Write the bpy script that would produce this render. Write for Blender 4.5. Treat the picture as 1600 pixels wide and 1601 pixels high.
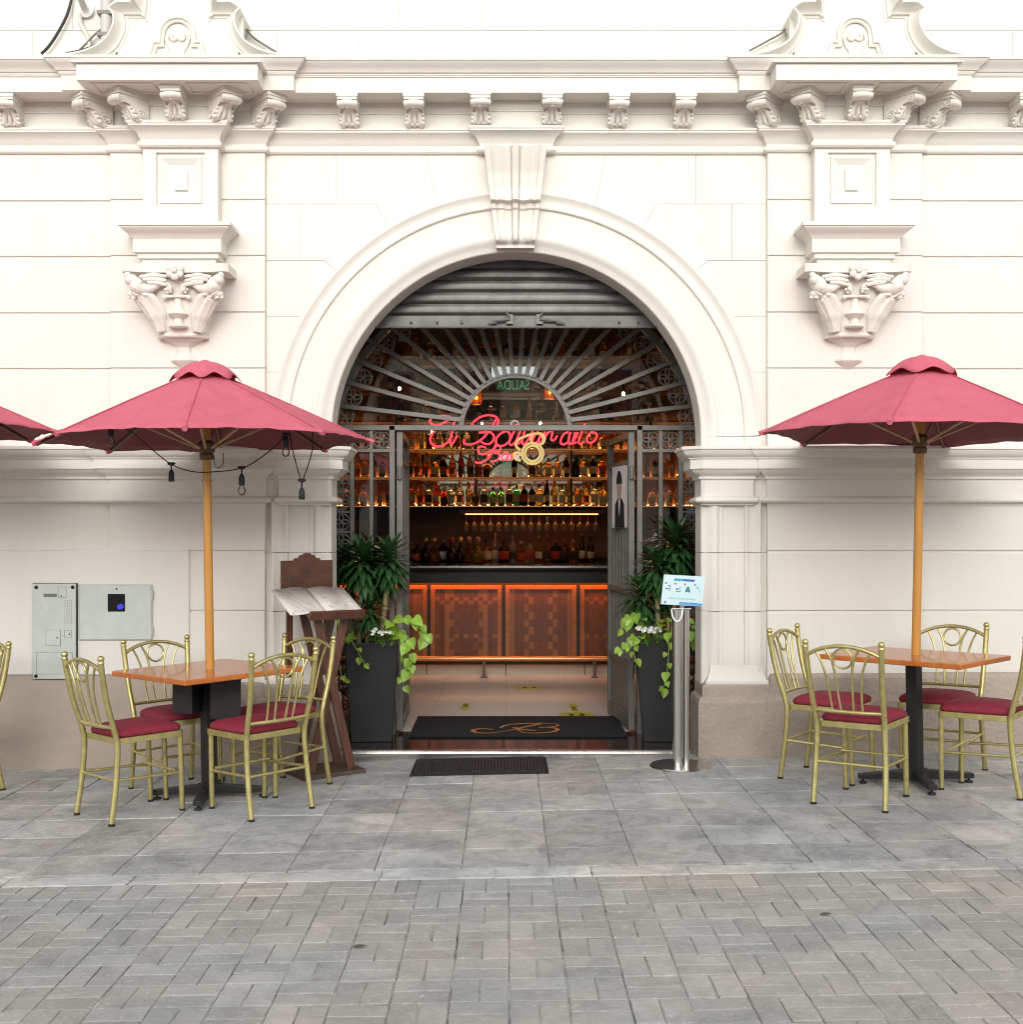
import bpy, bmesh, math, random
from math import sin, cos, pi, radians as R, sqrt, atan2
from mathutils import Vector, Matrix
random.seed(7)
for o in list(bpy.data.objects):
    bpy.data.objects.remove(o)
sc = bpy.context.scene
COL = sc.collection

# ------------------------------------------------------------------ camera, sky, sun, exposure
F, VX, VY, H = 1840.0, 791.0, 830.0, 1.52          # focal length (px of a 1600 px frame), vanishing point, eye height
cd = bpy.data.cameras.new('camera'); cam = bpy.data.objects.new('camera', cd); COL.objects.link(cam)
cd.sensor_width = 36; cd.lens = F / 1600 * 36
cd.shift_x = (800 - VX) / 1600; cd.shift_y = (VY - 800.5) / 1600
cd.clip_start = 0.05; cd.clip_end = 500
cam.location = (0, 0, H); cam.rotation_euler = (R(90), 0, 0)
sc.camera = cam

SUN_EL, SUN_AZ = 21, 180
w = bpy.data.worlds.new('World'); sc.world = w; w.use_nodes = True
nt = w.node_tree; nt.nodes.clear()
sky = nt.nodes.new('ShaderNodeTexSky'); sky.sky_type = 'NISHITA'; sky.sun_disc = False
sky.sun_elevation = R(SUN_EL); sky.sun_rotation = R(SUN_AZ); sky.dust_density = 4; sky.air_density = 1.0
hs = nt.nodes.new('ShaderNodeHueSaturation'); hs.inputs['Saturation'].default_value = 0.18
bg = nt.nodes.new('ShaderNodeBackground'); bg.inputs['Strength'].default_value = 0.15
wo = nt.nodes.new('ShaderNodeOutputWorld')
nt.links.new(sky.outputs[0], hs.inputs['Color']); nt.links.new(hs.outputs[0], bg.inputs[0]); nt.links.new(bg.outputs[0], wo.inputs[0])
sd = bpy.data.lights.new('sun', 'SUN'); sd.energy = 1.0; sd.angle = R(140); sd.color = (1, 0.98, 0.945)
sun = bpy.data.objects.new('sun', sd); COL.objects.link(sun)
_d = Vector((sin(R(SUN_AZ)) * cos(R(SUN_EL)), cos(R(SUN_AZ)) * cos(R(SUN_EL)), sin(R(SUN_EL))))
sun.rotation_euler = _d.to_track_quat('Z', 'Y').to_euler()
sc.view_settings.view_transform = 'Standard'; sc.view_settings.look = 'None'
sc.view_settings.gamma = 1; sc.view_settings.use_curve_mapping = False
sc.view_settings.exposure = 0.48
sc.render.engine = 'CYCLES'
sc.cycles.use_denoising = True; sc.cycles.filter_width = 1.05
sc.cycles.max_bounces = 10; sc.cycles.diffuse_bounces = 4; sc.cycles.glossy_bounces = 5
sc.cycles.transmission_bounces = 8; sc.cycles.transparent_max_bounces = 16
sc.cycles.sample_clamp_indirect = 4; sc.cycles.caustics_reflective = False; sc.cycles.caustics_refractive = False

# ------------------------------------------------------------------ helpers
SLOPE = 0.0186
YW = 7.86; XC = 0.07
def gz(x): return SLOPE * x
def P(px, py, Y): return Vector(((px - VX) * Y / F, Y, H - (py - VY) * Y / F))

class MB:
    def __init__(s): s.v = []; s.f = []; s.m = []; s.c = []
    def add(s, vs, fs, m=0, c=None):
        b = len(s.v); s.v += [tuple(v) for v in vs]
        for f in fs: s.f.append(tuple(b + i for i in f)); s.m.append(m); s.c.append(c)
    def box(s, x0, x1, y0, y1, z0, z1, m=0, c=None, M=None):
        vs = [Vector(p) for p in ((x0,y0,z0),(x1,y0,z0),(x1,y1,z0),(x0,y1,z0),(x0,y0,z1),(x1,y0,z1),(x1,y1,z1),(x0,y1,z1))]
        if M: vs = [M @ v for v in vs]
        s.add(vs, [(0,3,2,1),(4,5,6,7),(0,1,5,4),(1,2,6,5),(2,3,7,6),(3,0,4,7)], m, c)
    def prism(s, poly, a, b, fn, m=0):
        """poly: 2D outline; fn(u, v, t) -> point; extruded t = a..b"""
        n = len(poly)
        vs = [fn(u, v, a) for u, v in poly] + [fn(u, v, b) for u, v in poly]
        s.add(vs, [tuple(range(n))[::-1], tuple(range(n, 2*n))] + [(i, (i+1) % n, n+(i+1) % n, n+i) for i in range(n)], m)
    def tube(s, pts, r, n=8, closed=False, m=0, caps=True, sx=1.0):
        pts = [Vector(p) for p in pts]; k = len(pts)
        rs = r if isinstance(r, (list, tuple)) else [r] * k
        prev = None; vs = []
        for i, p in enumerate(pts):
            if closed: t = pts[(i+1) % k] - pts[i-1]
            else: t = pts[min(i+1, k-1)] - pts[max(i-1, 0)]
            if t.length < 1e-9: t = Vector((0,0,1))
            t.normalize()
            if prev is None:
                a = Vector((0,0,1)) if abs(t.z) < .9 else Vector((1,0,0))
                u = t.cross(a).normalized()
            else:
                u = (prev - t * prev.dot(t))
                u = u.normalized() if u.length > 1e-6 else t.orthogonal().normalized()
            prev = u; q = t.cross(u)
            for j in range(n):
                a = 2*pi*j/n
                vs.append(p + u * (cos(a)*rs[i]*sx) + q * (sin(a)*rs[i]))
        fs = []
        for i in range(k if closed else k-1):
            i2 = (i+1) % k
            for j in range(n):
                fs.append((i*n+j, i*n+(j+1) % n, i2*n+(j+1) % n, i2*n+j))
        if caps and not closed:
            fs.append(tuple(range(n))[::-1]); fs.append(tuple((k-1)*n+j for j in range(n)))
        s.add(vs, fs, m)
    def lathe(s, prof, c=(0,0,0), n=16, m=0, mfn=None, M=None):
        c = Vector(c); vs = []
        for r, z in prof:
            for j in range(n):
                a = 2*pi*(j+.5)/n
                p = Vector((r*cos(a), r*sin(a), z))
                vs.append((M @ p if M else p) + c)
        b = len(s.v); s.v += [tuple(v) for v in vs]
        for i in range(len(prof)-1):
            mm = mfn(i) if mfn else m
            for j in range(n):
                s.f.append((b+i*n+j, b+i*n+(j+1) % n, b+(i+1)*n+(j+1) % n, b+(i+1)*n+j)); s.m.append(mm); s.c.append(None)
        if prof[0][0] > 1e-5: s.f.append(tuple(b+j for j in range(n))[::-1]); s.m.append(mfn(0) if mfn else m); s.c.append(None)
        if prof[-1][0] > 1e-5: s.f.append(tuple(b+(len(prof)-1)*n+j for j in range(n))); s.m.append(mfn(len(prof)-2) if mfn else m); s.c.append(None)
    def ball(s, c, r, n=10, m=0, sc=(1,1,1)):
        prof = [(max(1e-4, r*sin(pi*i/6)), -r*cos(pi*i/6)) for i in range(7)]
        s.lathe(prof, c, n, m, M=Matrix.Diagonal((sc[0], sc[1], sc[2])))
    def sweep_plan(s, path, prof, m=0, caps=True):
        path = [Vector(p) for p in path]; k = len(path); vs = []; n = len(prof)
        for i, p in enumerate(path):
            d1 = (path[i]-path[i-1]).normalized() if i else None
            d2 = (path[i+1]-path[i]).normalized() if i < k-1 else None
            n1 = Vector((d1.y, -d1.x)) if d1 else None; n2 = Vector((d2.y, -d2.x)) if d2 else None
            if n1 is None: q = n2
            elif n2 is None: q = n1
            else: q = (n1+n2) / max(.3, 1+n1.dot(n2))
            for o, z in prof: vs.append((p.x+q.x*o, p.y+q.y*o, z))
        fs = [(i*n+j, (i+1)*n+j, (i+1)*n+j+1, i*n+j+1) for i in range(k-1) for j in range(n-1)]
        if caps: fs += [tuple(range(n)), tuple((k-1)*n+j for j in range(n))[::-1]]
        s.add(vs, fs, m)
    def sweep_elev(s, path, prof, Y, m=0, caps=True):
        """path in (x, z), outward = left of travel; prof (offset outward, projection towards the street)"""
        path = [Vector(p) for p in path]; k = len(path); vs = []; n = len(prof)
        for i, p in enumerate(path):
            d1 = (path[i]-path[i-1]).normalized() if i else None
            d2 = (path[i+1]-path[i]).normalized() if i < k-1 else None
            n1 = Vector((-d1.y, d1.x)) if d1 else None; n2 = Vector((-d2.y, d2.x)) if d2 else None
            if n1 is None: q = n2
            elif n2 is None: q = n1
            else: q = (n1+n2) / max(.3, 1+n1.dot(n2))
            for o, d in prof: vs.append((p.x+q.x*o, Y-d, p.y+q.y*o))
        fs = [(i*n+j, i*n+j+1, (i+1)*n+j+1, (i+1)*n+j) for i in range(k-1) for j in range(n-1)]
        if caps: fs += [tuple(range(n))[::-1], tuple((k-1)*n+j for j in range(n))]
        s.add(vs, fs, m)
    def build(s, name, mats, parent=None, smooth=0, bevel=0, loc=None, seg=2):
        me = bpy.data.meshes.new(name); me.from_pydata(s.v, [], s.f)
        mats = mats if isinstance(mats, (list, tuple)) else [mats]
        for x in mats: me.materials.append(x)
        me.polygons.foreach_set('material_index', s.m)
        if any(c is not None for c in s.c):
            at = me.color_attributes.new('tone', 'FLOAT_COLOR', 'CORNER')
            for p, c in zip(me.polygons, s.c):
                c = c if c is not None else .5
                for li in p.loop_indices: at.data[li].color = (c, c, c, 1)
        bm = bmesh.new(); bm.from_mesh(me)
        bmesh.ops.recalc_face_normals(bm, faces=bm.faces)
        if smooth:
            for f in bm.faces: f.smooth = True
            for e in bm.edges:
                if len(e.link_faces) == 2 and e.calc_face_angle(0) > R(smooth): e.smooth = False
        bm.to_mesh(me); bm.free(); me.update()
        o = bpy.data.objects.new(name, me); COL.objects.link(o)
        if parent: o.parent = parent
        if loc is not None: o.location = loc
        if bevel:
            b = o.modifiers.new('edge', 'BEVEL'); b.width = bevel; b.segments = seg; b.limit_method = 'ANGLE'; b.angle_limit = R(40)
        return o

def tag(o, label=None, cat=None, group=None, kind=None):
    if label: o['label'] = label
    if cat: o['category'] = cat
    if group: o['group'] = group
    if kind: o['kind'] = kind
    return o
def empty(name, loc=(0,0,0), label=None, cat=None, group=None, rz=0, parent=None):
    o = bpy.data.objects.new(name, None); COL.objects.link(o); o.location = loc; o.rotation_euler = (0,0,rz)
    o.empty_display_size = .1
    if parent: o.parent = parent
    return tag(o, label, cat, group)
def kids(o): return [c for c in bpy.data.objects if c.parent == o]
def copy_tree(o, parent=None):
    c = o.copy(); COL.objects.link(c); c.parent = parent
    for ch in kids(o): copy_tree(ch, c)
    return c
TILT = Matrix.Rotation(-math.atan(SLOPE), 4, 'Y')
def stand(o, x, y, rz, tilt=True, dz=0):
    o.matrix_basis = Matrix.Translation((x, y, gz(x)+dz)) @ (TILT if tilt else Matrix()) @ Matrix.Rotation(rz, 4, 'Z')
def spline(pts, n=8, closed=False):
    pts = [Vector(p) for p in pts]; k = len(pts); out = []
    for i in range(k if closed else k-1):
        if closed: a, b, c, d = pts[i-1], pts[i], pts[(i+1) % k], pts[(i+2) % k]
        else: a, b, c, d = pts[max(i-1,0)], pts[i], pts[i+1], pts[min(i+2,k-1)]
        for j in range(n):
            t = j/n
            out.append(.5*((2*b)+(c-a)*t+(2*a-5*b+4*c-d)*t*t+(3*b-a-3*c+d)*t**3))
    if not closed: out.append(pts[-1])
    return out
ORD = 'zeroth first second third fourth fifth sixth seventh eighth ninth tenth eleventh twelfth thirteenth fourteenth fifteenth sixteenth seventeenth eighteenth nineteenth twentieth'.split()
for tens in ('twenty', 'thirty', 'forty'):
    if tens != 'twenty': ORD.append(tens[:-1]+'ieth')
    ORD += [tens+'-'+q for q in 'first second third fourth fifth sixth seventh eighth ninth'.split()]

# ------------------------------------------------------------------ materials
def mat(name, col, rough=.5, metal=0, spec=.5, noise=None, bump=None, trans=0, ior=1.45, coat=0, emis=None, sheen=0, tone=0, alpha=1):
    """noise=(scale, amount): tonal variation; bump=(scale, strength); tone: strength of the per-piece tone attribute"""
    m = bpy.data.materials.new(name); m.use_nodes = True; t = m.node_tree; N = t.nodes; L = t.links
    b = N['Principled BSDF']
    b.inputs['Base Color'].default_value = (*col, 1); b.inputs['Roughness'].default_value = rough
    b.inputs['Metallic'].default_value = metal; b.inputs['Specular IOR Level'].default_value = spec
    b.inputs['IOR'].default_value = ior; b.inputs['Transmission Weight'].default_value = trans
    b.inputs['Coat Weight'].default_value = coat
    if sheen: b.inputs['Sheen Weight'].default_value = sheen
    if emis: b.inputs['Emission Color'].default_value = (*emis[0], 1); b.inputs['Emission Strength'].default_value = emis[1]
    tc = N.new('ShaderNodeTexCoord'); src = None
    if noise:
        nz = N.new('ShaderNodeTexNoise'); nz.inputs['Scale'].default_value = noise[0]; nz.inputs['Detail'].default_value = 8; nz.inputs['Roughness'].default_value = .65
        L.new(tc.outputs['Object'], nz.inputs['Vector'])
        mr = N.new('ShaderNodeMapRange'); mr.inputs['From Min'].default_value = .28; mr.inputs['From Max'].default_value = .72
        mr.inputs['To Min'].default_value = 1-noise[1]; mr.inputs['To Max'].default_value = 1+noise[1]
        L.new(nz.outputs['Fac'], mr.inputs['Value']); src = mr.outputs[0]
    if tone:
        at = N.new('ShaderNodeAttribute'); at.attribute_name = 'tone'
        mr2 = N.new('ShaderNodeMapRange'); mr2.inputs['To Min'].default_value = 1-tone; mr2.inputs['To Max'].default_value = 1+tone
        L.new(at.outputs['Fac'], mr2.inputs['Value'])
        if src:
            mm = N.new('ShaderNodeMath'); mm.operation = 'MULTIPLY'; L.new(src, mm.inputs[0]); L.new(mr2.outputs[0], mm.inputs[1]); src = mm.outputs[0]
        else: src = mr2.outputs[0]
    if src:
        vm = N.new('ShaderNodeVectorMath'); vm.operation = 'SCALE'; vm.inputs[0].default_value = col
        L.new(src, vm.inputs['Scale']); L.new(vm.outputs[0], b.inputs['Base Color'])
    if bump:
        bn = N.new('ShaderNodeTexNoise'); bn.inputs['Scale'].default_value = bump[0]; bn.inputs['Detail'].default_value = 6
        L.new(tc.outputs['Object'], bn.inputs['Vector'])
        bp = N.new('ShaderNodeBump'); bp.inputs['Strength'].default_value = bump[1]; bp.inputs['Distance'].default_value = bump[2] if len(bump) > 2 else .01
        L.new(bn.outputs['Fac'], bp.inputs['Height']); L.new(bp.outputs[0], b.inputs['Normal'])
    return m
def wood(name, c1, c2, scale=(3, 3, 40), rough=.4, coat=0, bump=.1):
    m = mat(name, c1, rough, coat=coat); t = m.node_tree; N = t.nodes; L = t.links; b = N['Principled BSDF']
    tc = N.new('ShaderNodeTexCoord'); mp = N.new('ShaderNodeMapping'); mp.inputs['Scale'].default_value = scale
    nz = N.new('ShaderNodeTexNoise'); nz.inputs['Scale'].default_value = 1.0; nz.inputs['Detail'].default_value = 9; nz.inputs['Roughness'].default_value = .62; nz.inputs['Distortion'].default_value = .6
    cr = N.new('ShaderNodeValToRGB'); cr.color_ramp.elements[0].position = .3; cr.color_ramp.elements[0].color = (*c1, 1)
    cr.color_ramp.elements[1].position = .7; cr.color_ramp.elements[1].color = (*c2, 1)
    L.new(tc.outputs['Object'], mp.inputs[0]); L.new(mp.outputs[0], nz.inputs['Vector']); L.new(nz.outputs['Fac'], cr.inputs[0]); L.new(cr.outputs[0], b.inputs['Base Color'])
    bp = N.new('ShaderNodeBump'); bp.inputs['Strength'].default_value = bump; bp.inputs['Distance'].default_value = .004
    L.new(nz.outputs['Fac'], bp.inputs['Height']); L.new(bp.outputs[0], b.inputs['Normal'])
    return m
def pane_mat(name, tint=(1,1,1), ior=1.5):
    m = bpy.data.materials.new(name); m.use_nodes = True; t = m.node_tree; N = t.nodes; L = t.links; N.clear()
    o = N.new('ShaderNodeOutputMaterial'); mx = N.new('ShaderNodeMixShader'); tr = N.new('ShaderNodeBsdfTransparent'); gl = N.new('ShaderNodeBsdfGlossy')
    fr = N.new('ShaderNodeFresnel'); fr.inputs['IOR'].default_value = ior; tr.inputs[0].default_value = (*tint, 1); gl.inputs['Roughness'].default_value = .0
    L.new(fr.outputs[0], mx.inputs[0]); L.new(tr.outputs[0], mx.inputs[1]); L.new(gl.outputs[0], mx.inputs[2]); L.new(mx.outputs[0], o.inputs[0])
    return m
def emit(name, col, s):
    return mat(name, (.02,.02,.02), emis=(col, s))

M = {}
def wall_paint(name, col, bump=.12):
    m = mat(name, col, .62, spec=.3, noise=(1.3, .02), bump=(55, bump, .006)); N = m.node_tree.nodes; L = m.node_tree.links; b = N['Principled BSDF']
    src = b.inputs['Base Color'].links[0].from_socket
    tc = N.new('ShaderNodeTexCoord'); mp = N.new('ShaderNodeMapping'); mp.inputs['Scale'].default_value = (5, 5, .55)
    nz = N.new('ShaderNodeTexNoise'); nz.inputs['Scale'].default_value = 1.6; nz.inputs['Detail'].default_value = 9; nz.inputs['Roughness'].default_value = .7
    L.new(tc.outputs['Object'], mp.inputs[0]); L.new(mp.outputs[0], nz.inputs['Vector'])
    cr = N.new('ShaderNodeValToRGB'); cr.color_ramp.elements[0].position = .30; cr.color_ramp.elements[0].color = (.90,.885,.85,1); cr.color_ramp.elements[1].position = .52; cr.color_ramp.elements[1].color = (1,1,1,1)
    L.new(nz.outputs['Fac'], cr.inputs[0])
    mx = N.new('ShaderNodeMix'); mx.data_type = 'RGBA'; mx.blend_type = 'MULTIPLY'; mx.inputs['Factor'].default_value = .32
    L.new(src, mx.inputs['A']); L.new(cr.outputs[0], mx.inputs['B']); L.new(mx.outputs['Result'], b.inputs['Base Color'])
    return m
M['paint'] = wall_paint('cream wall paint', (.725, .702, .645))
M['relief'] = wall_paint('cream relief paint', (.725, .700, .638), .2)
M['patch'] = wall_paint('pale render', (.715, .695, .65), .25)
M['brown'] = mat('beige plinth paint', (.385, .325, .27), .6, spec=.3, noise=(3, .14), bump=(38, .9, .012))
M['brown_smooth'] = mat('beige render', (.385, .325, .27), .65, spec=.25, noise=(2.6, .13), bump=(30, .2, .006))
M['iron'] = mat('grey iron paint', (.160, .154, .141), .42, .1, noise=(9, .18), bump=(120, .15, .003))
M['shutter'] = mat('dark shutter steel', (.085, .083, .078), .38, .55, noise=(7, .35), bump=(90, .2, .003))
M['steel'] = mat('brushed steel', (.62, .61, .59), .24, 1, bump=(200, .05, .002))
M['gold'] = mat('brass coloured metal', (.56, .485, .205), .33, .75, noise=(22, .22))
M['seat'] = mat('crimson velvet', (.235, .020, .040), .8, noise=(30, .12), bump=(300, .3, .002))
M['canopy'] = None
M['black'] = mat('black metal', (.022, .022, .023), .45, .2, noise=(20, .2))
M['rubber'] = mat('black rubber', (.018, .018, .018), .6)
M['pot'] = mat('charcoal planter', (.017, .0175, .019), .5, noise=(6, .25), bump=(60, .15, .003))
M['soil'] = mat('soil', (.04, .028, .02), .95, bump=(40, 1, .02))
M['tabletop'] = wood('orange lacquered wood', (.42, .115, .022), (.60, .19, .04), (3, 24, 3), .26, coat=.3, bump=.05)
M['pole'] = wood('amber varnished wood', (.50, .23, .045), (.62, .31, .075), (20, 20, 2), .35, coat=.2, bump=.05)
M['polewood'] = wood('dark hub wood', (.10, .055, .02), (.16, .09, .035), (20, 20, 3), .4)
M['ribwood'] = wood('pale rib wood', (.40, .24, .13), (.55, .36, .2), (20, 20, 3), .5)
M['mahogany'] = wood('mahogany', (.070, .026, .015), (.145, .055, .032), (22, 22, 2.5), .38, coat=.15)
M['darkwood'] = wood('stained board', (.030, .014, .009), (.15, .052, .022), (2.5, 2.5, 6), .4)
M['white'] = mat('white plastic', (.8, .8, .8), .4)
M['paper'] = mat('menu paper', (.72, .68, .64), .6)
M['ink'] = mat('grey ink', (.33, .30, .29), .7)
M['greysteel'] = mat('grey green enamel', (.50, .545, .515), .45, .1, noise=(5, .1), bump=(30, .1, .003))
M['hole'] = mat('dark hole', (.012, .012, .012), .8)
M['pane'] = pane_mat('window glass', ior=1.8)
M['clear'] = pane_mat('clear bulb glass', (.95,.95,.93), 1.45)
M['redneon'] = emit('red neon', (1, .03, .05), 2.2)
def blockout(m, st):
    N = m.node_tree.nodes; L = m.node_tree.links; g = N.new('ShaderNodeNewGeometry'); sp = N.new('ShaderNodeSeparateXYZ'); L.new(g.outputs['True Normal'], sp.inputs[0])
    lt = N.new('ShaderNodeMath'); lt.operation = 'LESS_THAN'; L.new(sp.outputs['Y'], lt.inputs[0]); lt.inputs[1].default_value = .35
    mu = N.new('ShaderNodeMath'); mu.operation = 'MULTIPLY'; mu.inputs[1].default_value = st; L.new(lt.outputs[0], mu.inputs[0]); L.new(mu.outputs[0], N['Principled BSDF'].inputs['Emission Strength'])
blockout(M['redneon'], 2.2)
M['yelneon'] = emit('yellow neon', (1, .74, .26), .55)
M['amberled'] = emit('amber led', (1, .43, .11), 34)
M['dimled'] = emit('dim amber led', (1, .40, .10), 5)
M['edgeled'] = emit('amber shelf edge', (1, .42, .12), .38)
M['orangeled'] = emit('orange led', (1, .25, .035), 34.0)
M['bulb'] = emit('warm bulb', (1, .52, .19), 240)

def leaf_mat(name, col, rough=.4, trans=.25, var=.3):
    m = mat(name, col, rough, noise=(9, var)); b = m.node_tree.nodes['Principled BSDF']
    N = m.node_tree.nodes; L = m.node_tree.links
    tl = N.new('ShaderNodeBsdfTranslucent'); tl.inputs[0].default_value = (col[0]*1.6, col[1]*1.6, col[2]*.9, 1)
    mx = N.new('ShaderNodeMixShader'); mx.inputs[0].default_value = trans
    L.new(b.outputs[0], mx.inputs[1]); L.new(tl.outputs[0], mx.inputs[2]); L.new(mx.outputs[0], N['Material Output'].inputs[0])
    return m
M['dracaena'] = leaf_mat('dark glossy leaf', (.038, .105, .034), .18, .12, .55)
M['pothos'] = leaf_mat('lime leaf', (.29, .47, .06), .32, .25, .45)
M['stem'] = mat('green stem', (.22, .30, .08), .5)
M['cane'] = mat('pale cane bark', (.36, .29, .15), .7, noise=(25, .35), bump=(60, .8, .01))
M['petal'] = mat('white petal', (.8, .8, .76), .6)
M['smallleaf'] = leaf_mat('fresh green leaf', (.12, .27, .05), .4, .25, .3)
M['treeleaf'] = leaf_mat('street tree leaf', (.05, .085, .028), .5, .3, .4)
M['bark'] = mat('bark', (.12, .09, .065), .9, noise=(9, .3), bump=(20, 1, .03))
M['canopy'] = leaf_mat('crimson canvas', (.58, .125, .175), .8, .05, .09)
N_ = M['canopy'].node_tree.nodes; L_ = M['canopy'].node_tree.links; tc_ = N_.new('ShaderNodeTexCoord'); nn_ = N_.new('ShaderNodeTexNoise'); nn_.inputs['Scale'].default_value = 5; nn_.inputs['Detail'].default_value = 4; nn_.inputs['Distortion'].default_value = 1.2
bp_ = N_.new('ShaderNodeBump'); bp_.inputs['Strength'].default_value = .55; bp_.inputs['Distance'].default_value = .03
L_.new(tc_.outputs['Object'], nn_.inputs['Vector']); L_.new(nn_.outputs['Fac'], bp_.inputs['Height']); L_.new(bp_.outputs[0], N_['Principled BSDF'].inputs['Normal'])
M['canopy_under'] = mat('maroon canvas underside', (.19, .045, .058), .85, noise=(9,.1))  # inner face of the canopy, a darker maroon than the top
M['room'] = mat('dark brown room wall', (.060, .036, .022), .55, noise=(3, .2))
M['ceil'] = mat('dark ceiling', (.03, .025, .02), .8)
M['orangewood'] = wood('bar frame wood', (.30, .10, .03), (.45, .16, .05), (3, 30, 30), .3, coat=.3)
M['bartop'] = mat('black bar top', (.03, .03, .03), .18)
M['brass'] = mat('foot rail brass', (.55, .32, .14), .3, 1)
M['mirror'] = mat('mirror', (.86, .90, .80), .02, 1)
M['shelfwood'] = wood('shelf wood', (.16, .07, .025), (.25, .12, .045), (3, 30, 30), .4)

def tile_mat(name, col, joint, sx, sy, rough, var=.04, mortar=.006):
    m = mat(name, col, rough); N = m.node_tree.nodes; L = m.node_tree.links; b = N['Principled BSDF']
    tc = N.new('ShaderNodeTexCoord'); br = N.new('ShaderNodeTexBrick'); br.offset = 0
    br.inputs['Scale'].default_value = 1; br.inputs['Brick Width'].default_value = sx; br.inputs['Row Height'].default_value = sy
    br.inputs['Mortar Size'].default_value = mortar; br.inputs['Mortar Smooth'].default_value = .1
    br.inputs['Color1'].default_value = (*[c*(1-var) for c in col], 1); br.inputs['Color2'].default_value = (*[c*(1+var) for c in col], 1); br.inputs['Mortar'].default_value = (*joint, 1)
    L.new(tc.outputs['Object'], br.inputs['Vector']); L.new(br.outputs['Color'], b.inputs['Base Color'])
    return m
M['blacktile'] = tile_mat('black polished tile', (.018, .014, .013), (.12, .10, .09), .55, .6, .12, .2, .003)
M['floor'] = tile_mat('blush terrazzo tile', (.80, .74, .67), (.62, .55, .48), .6, .6, .12, .03, .003)

def slab_mat(name, col, var, stain=.8, tone=.15):
    m = mat(name, col, .72, spec=.35, noise=(2.2, var), bump=(45, .55, .008), tone=tone)
    N = m.node_tree.nodes; L = m.node_tree.links; b = N['Principled BSDF']
    src = b.inputs['Base Color'].links[0].from_socket
    tc = N.new('ShaderNodeTexCoord')
    n1 = N.new('ShaderNodeTexNoise'); n1.inputs['Scale'].default_value = 1.1; n1.inputs['Detail'].default_value = 5
    n2 = N.new('ShaderNodeTexNoise'); n2.inputs['Scale'].default_value = 48; n2.inputs['Detail'].default_value = 10; n2.inputs['Roughness'].default_value = .75
    for n in (n1, n2): L.new(tc.outputs['Object'], n.inputs['Vector'])
    cr = N.new('ShaderNodeValToRGB'); cr.color_ramp.elements[0].position = .57; cr.color_ramp.elements[0].color = (0,0,0,1)
    cr.color_ramp.elements[1].position = .63; cr.color_ramp.elements[1].color = (.75,.75,.75,1)
    L.new(n2.outputs['Fac'], cr.inputs[0])
    mx = N.new('ShaderNodeMix'); mx.data_type = 'RGBA'; L.new(cr.outputs[0], mx.inputs['Factor']); L.new(src, mx.inputs['A'])
    mx.inputs['B'].default_value = (*[min(.6, c*1.75) for c in col], 1)
    cr2 = N.new('ShaderNodeValToRGB'); cr2.color_ramp.elements[0].position = .35; cr2.color_ramp.elements[0].color = (.93,.97,1.0,1)
    cr2.color_ramp.elements[1].position = .65; cr2.color_ramp.elements[1].color = (1.05,1.0,.955,1)
    L.new(n1.outputs['Fac'], cr2.inputs[0])
    m3 = N.new('ShaderNodeMix'); m3.data_type = 'RGBA'; m3.blend_type = 'MULTIPLY'; m3.inputs['Factor'].default_value = 1
    L.new(mx.outputs['Result'], m3.inputs['A']); L.new(cr2.outputs[0], m3.inputs['B']); n4 = N.new('ShaderNodeTexNoise'); n4.inputs['Scale'].default_value = 5.5; n4.inputs['Detail'].default_value = 12; n4.inputs['Roughness'].default_value = .8; n4.inputs['Distortion'].default_value = .8
    L.new(tc.outputs['Object'], n4.inputs['Vector'])
    c4 = N.new('ShaderNodeValToRGB'); c4.color_ramp.elements[0].position = .34; c4.color_ramp.elements[0].color = (.62,.61,.60,1); c4.color_ramp.elements[1].position = .56; c4.color_ramp.elements[1].color = (1.06,1.06,1.06,1)
    L.new(n4.outputs['Fac'], c4.inputs[0])
    m5 = N.new('ShaderNodeMix'); m5.data_type = 'RGBA'; m5.blend_type = 'MULTIPLY'; m5.inputs['Factor'].default_value = stain
    L.new(m3.outputs['Result'], m5.inputs['A']); L.new(c4.outputs[0], m5.inputs['B']); L.new(m5.outputs['Result'], b.inputs['Base Color'])
    return m
M['slab'] = slab_mat('grey andesite slab', (.42, .42, .415), .26, 1.0)
M['brick'] = slab_mat('grey paver brick', (.395, .389, .372), .14, .5, .11)
M['kerb'] = slab_mat('pale kerb stone', (.52, .525, .515), .35)
M['joint'] = mat('joint sand', (.33, .322, .30), .95, noise=(4.0, .95), bump=(60, 1, .01))
M['asphalt'] = mat('grey paving', (.42, .41, .385), .85, noise=(3, .15), bump=(60, .4, .01))

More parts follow.
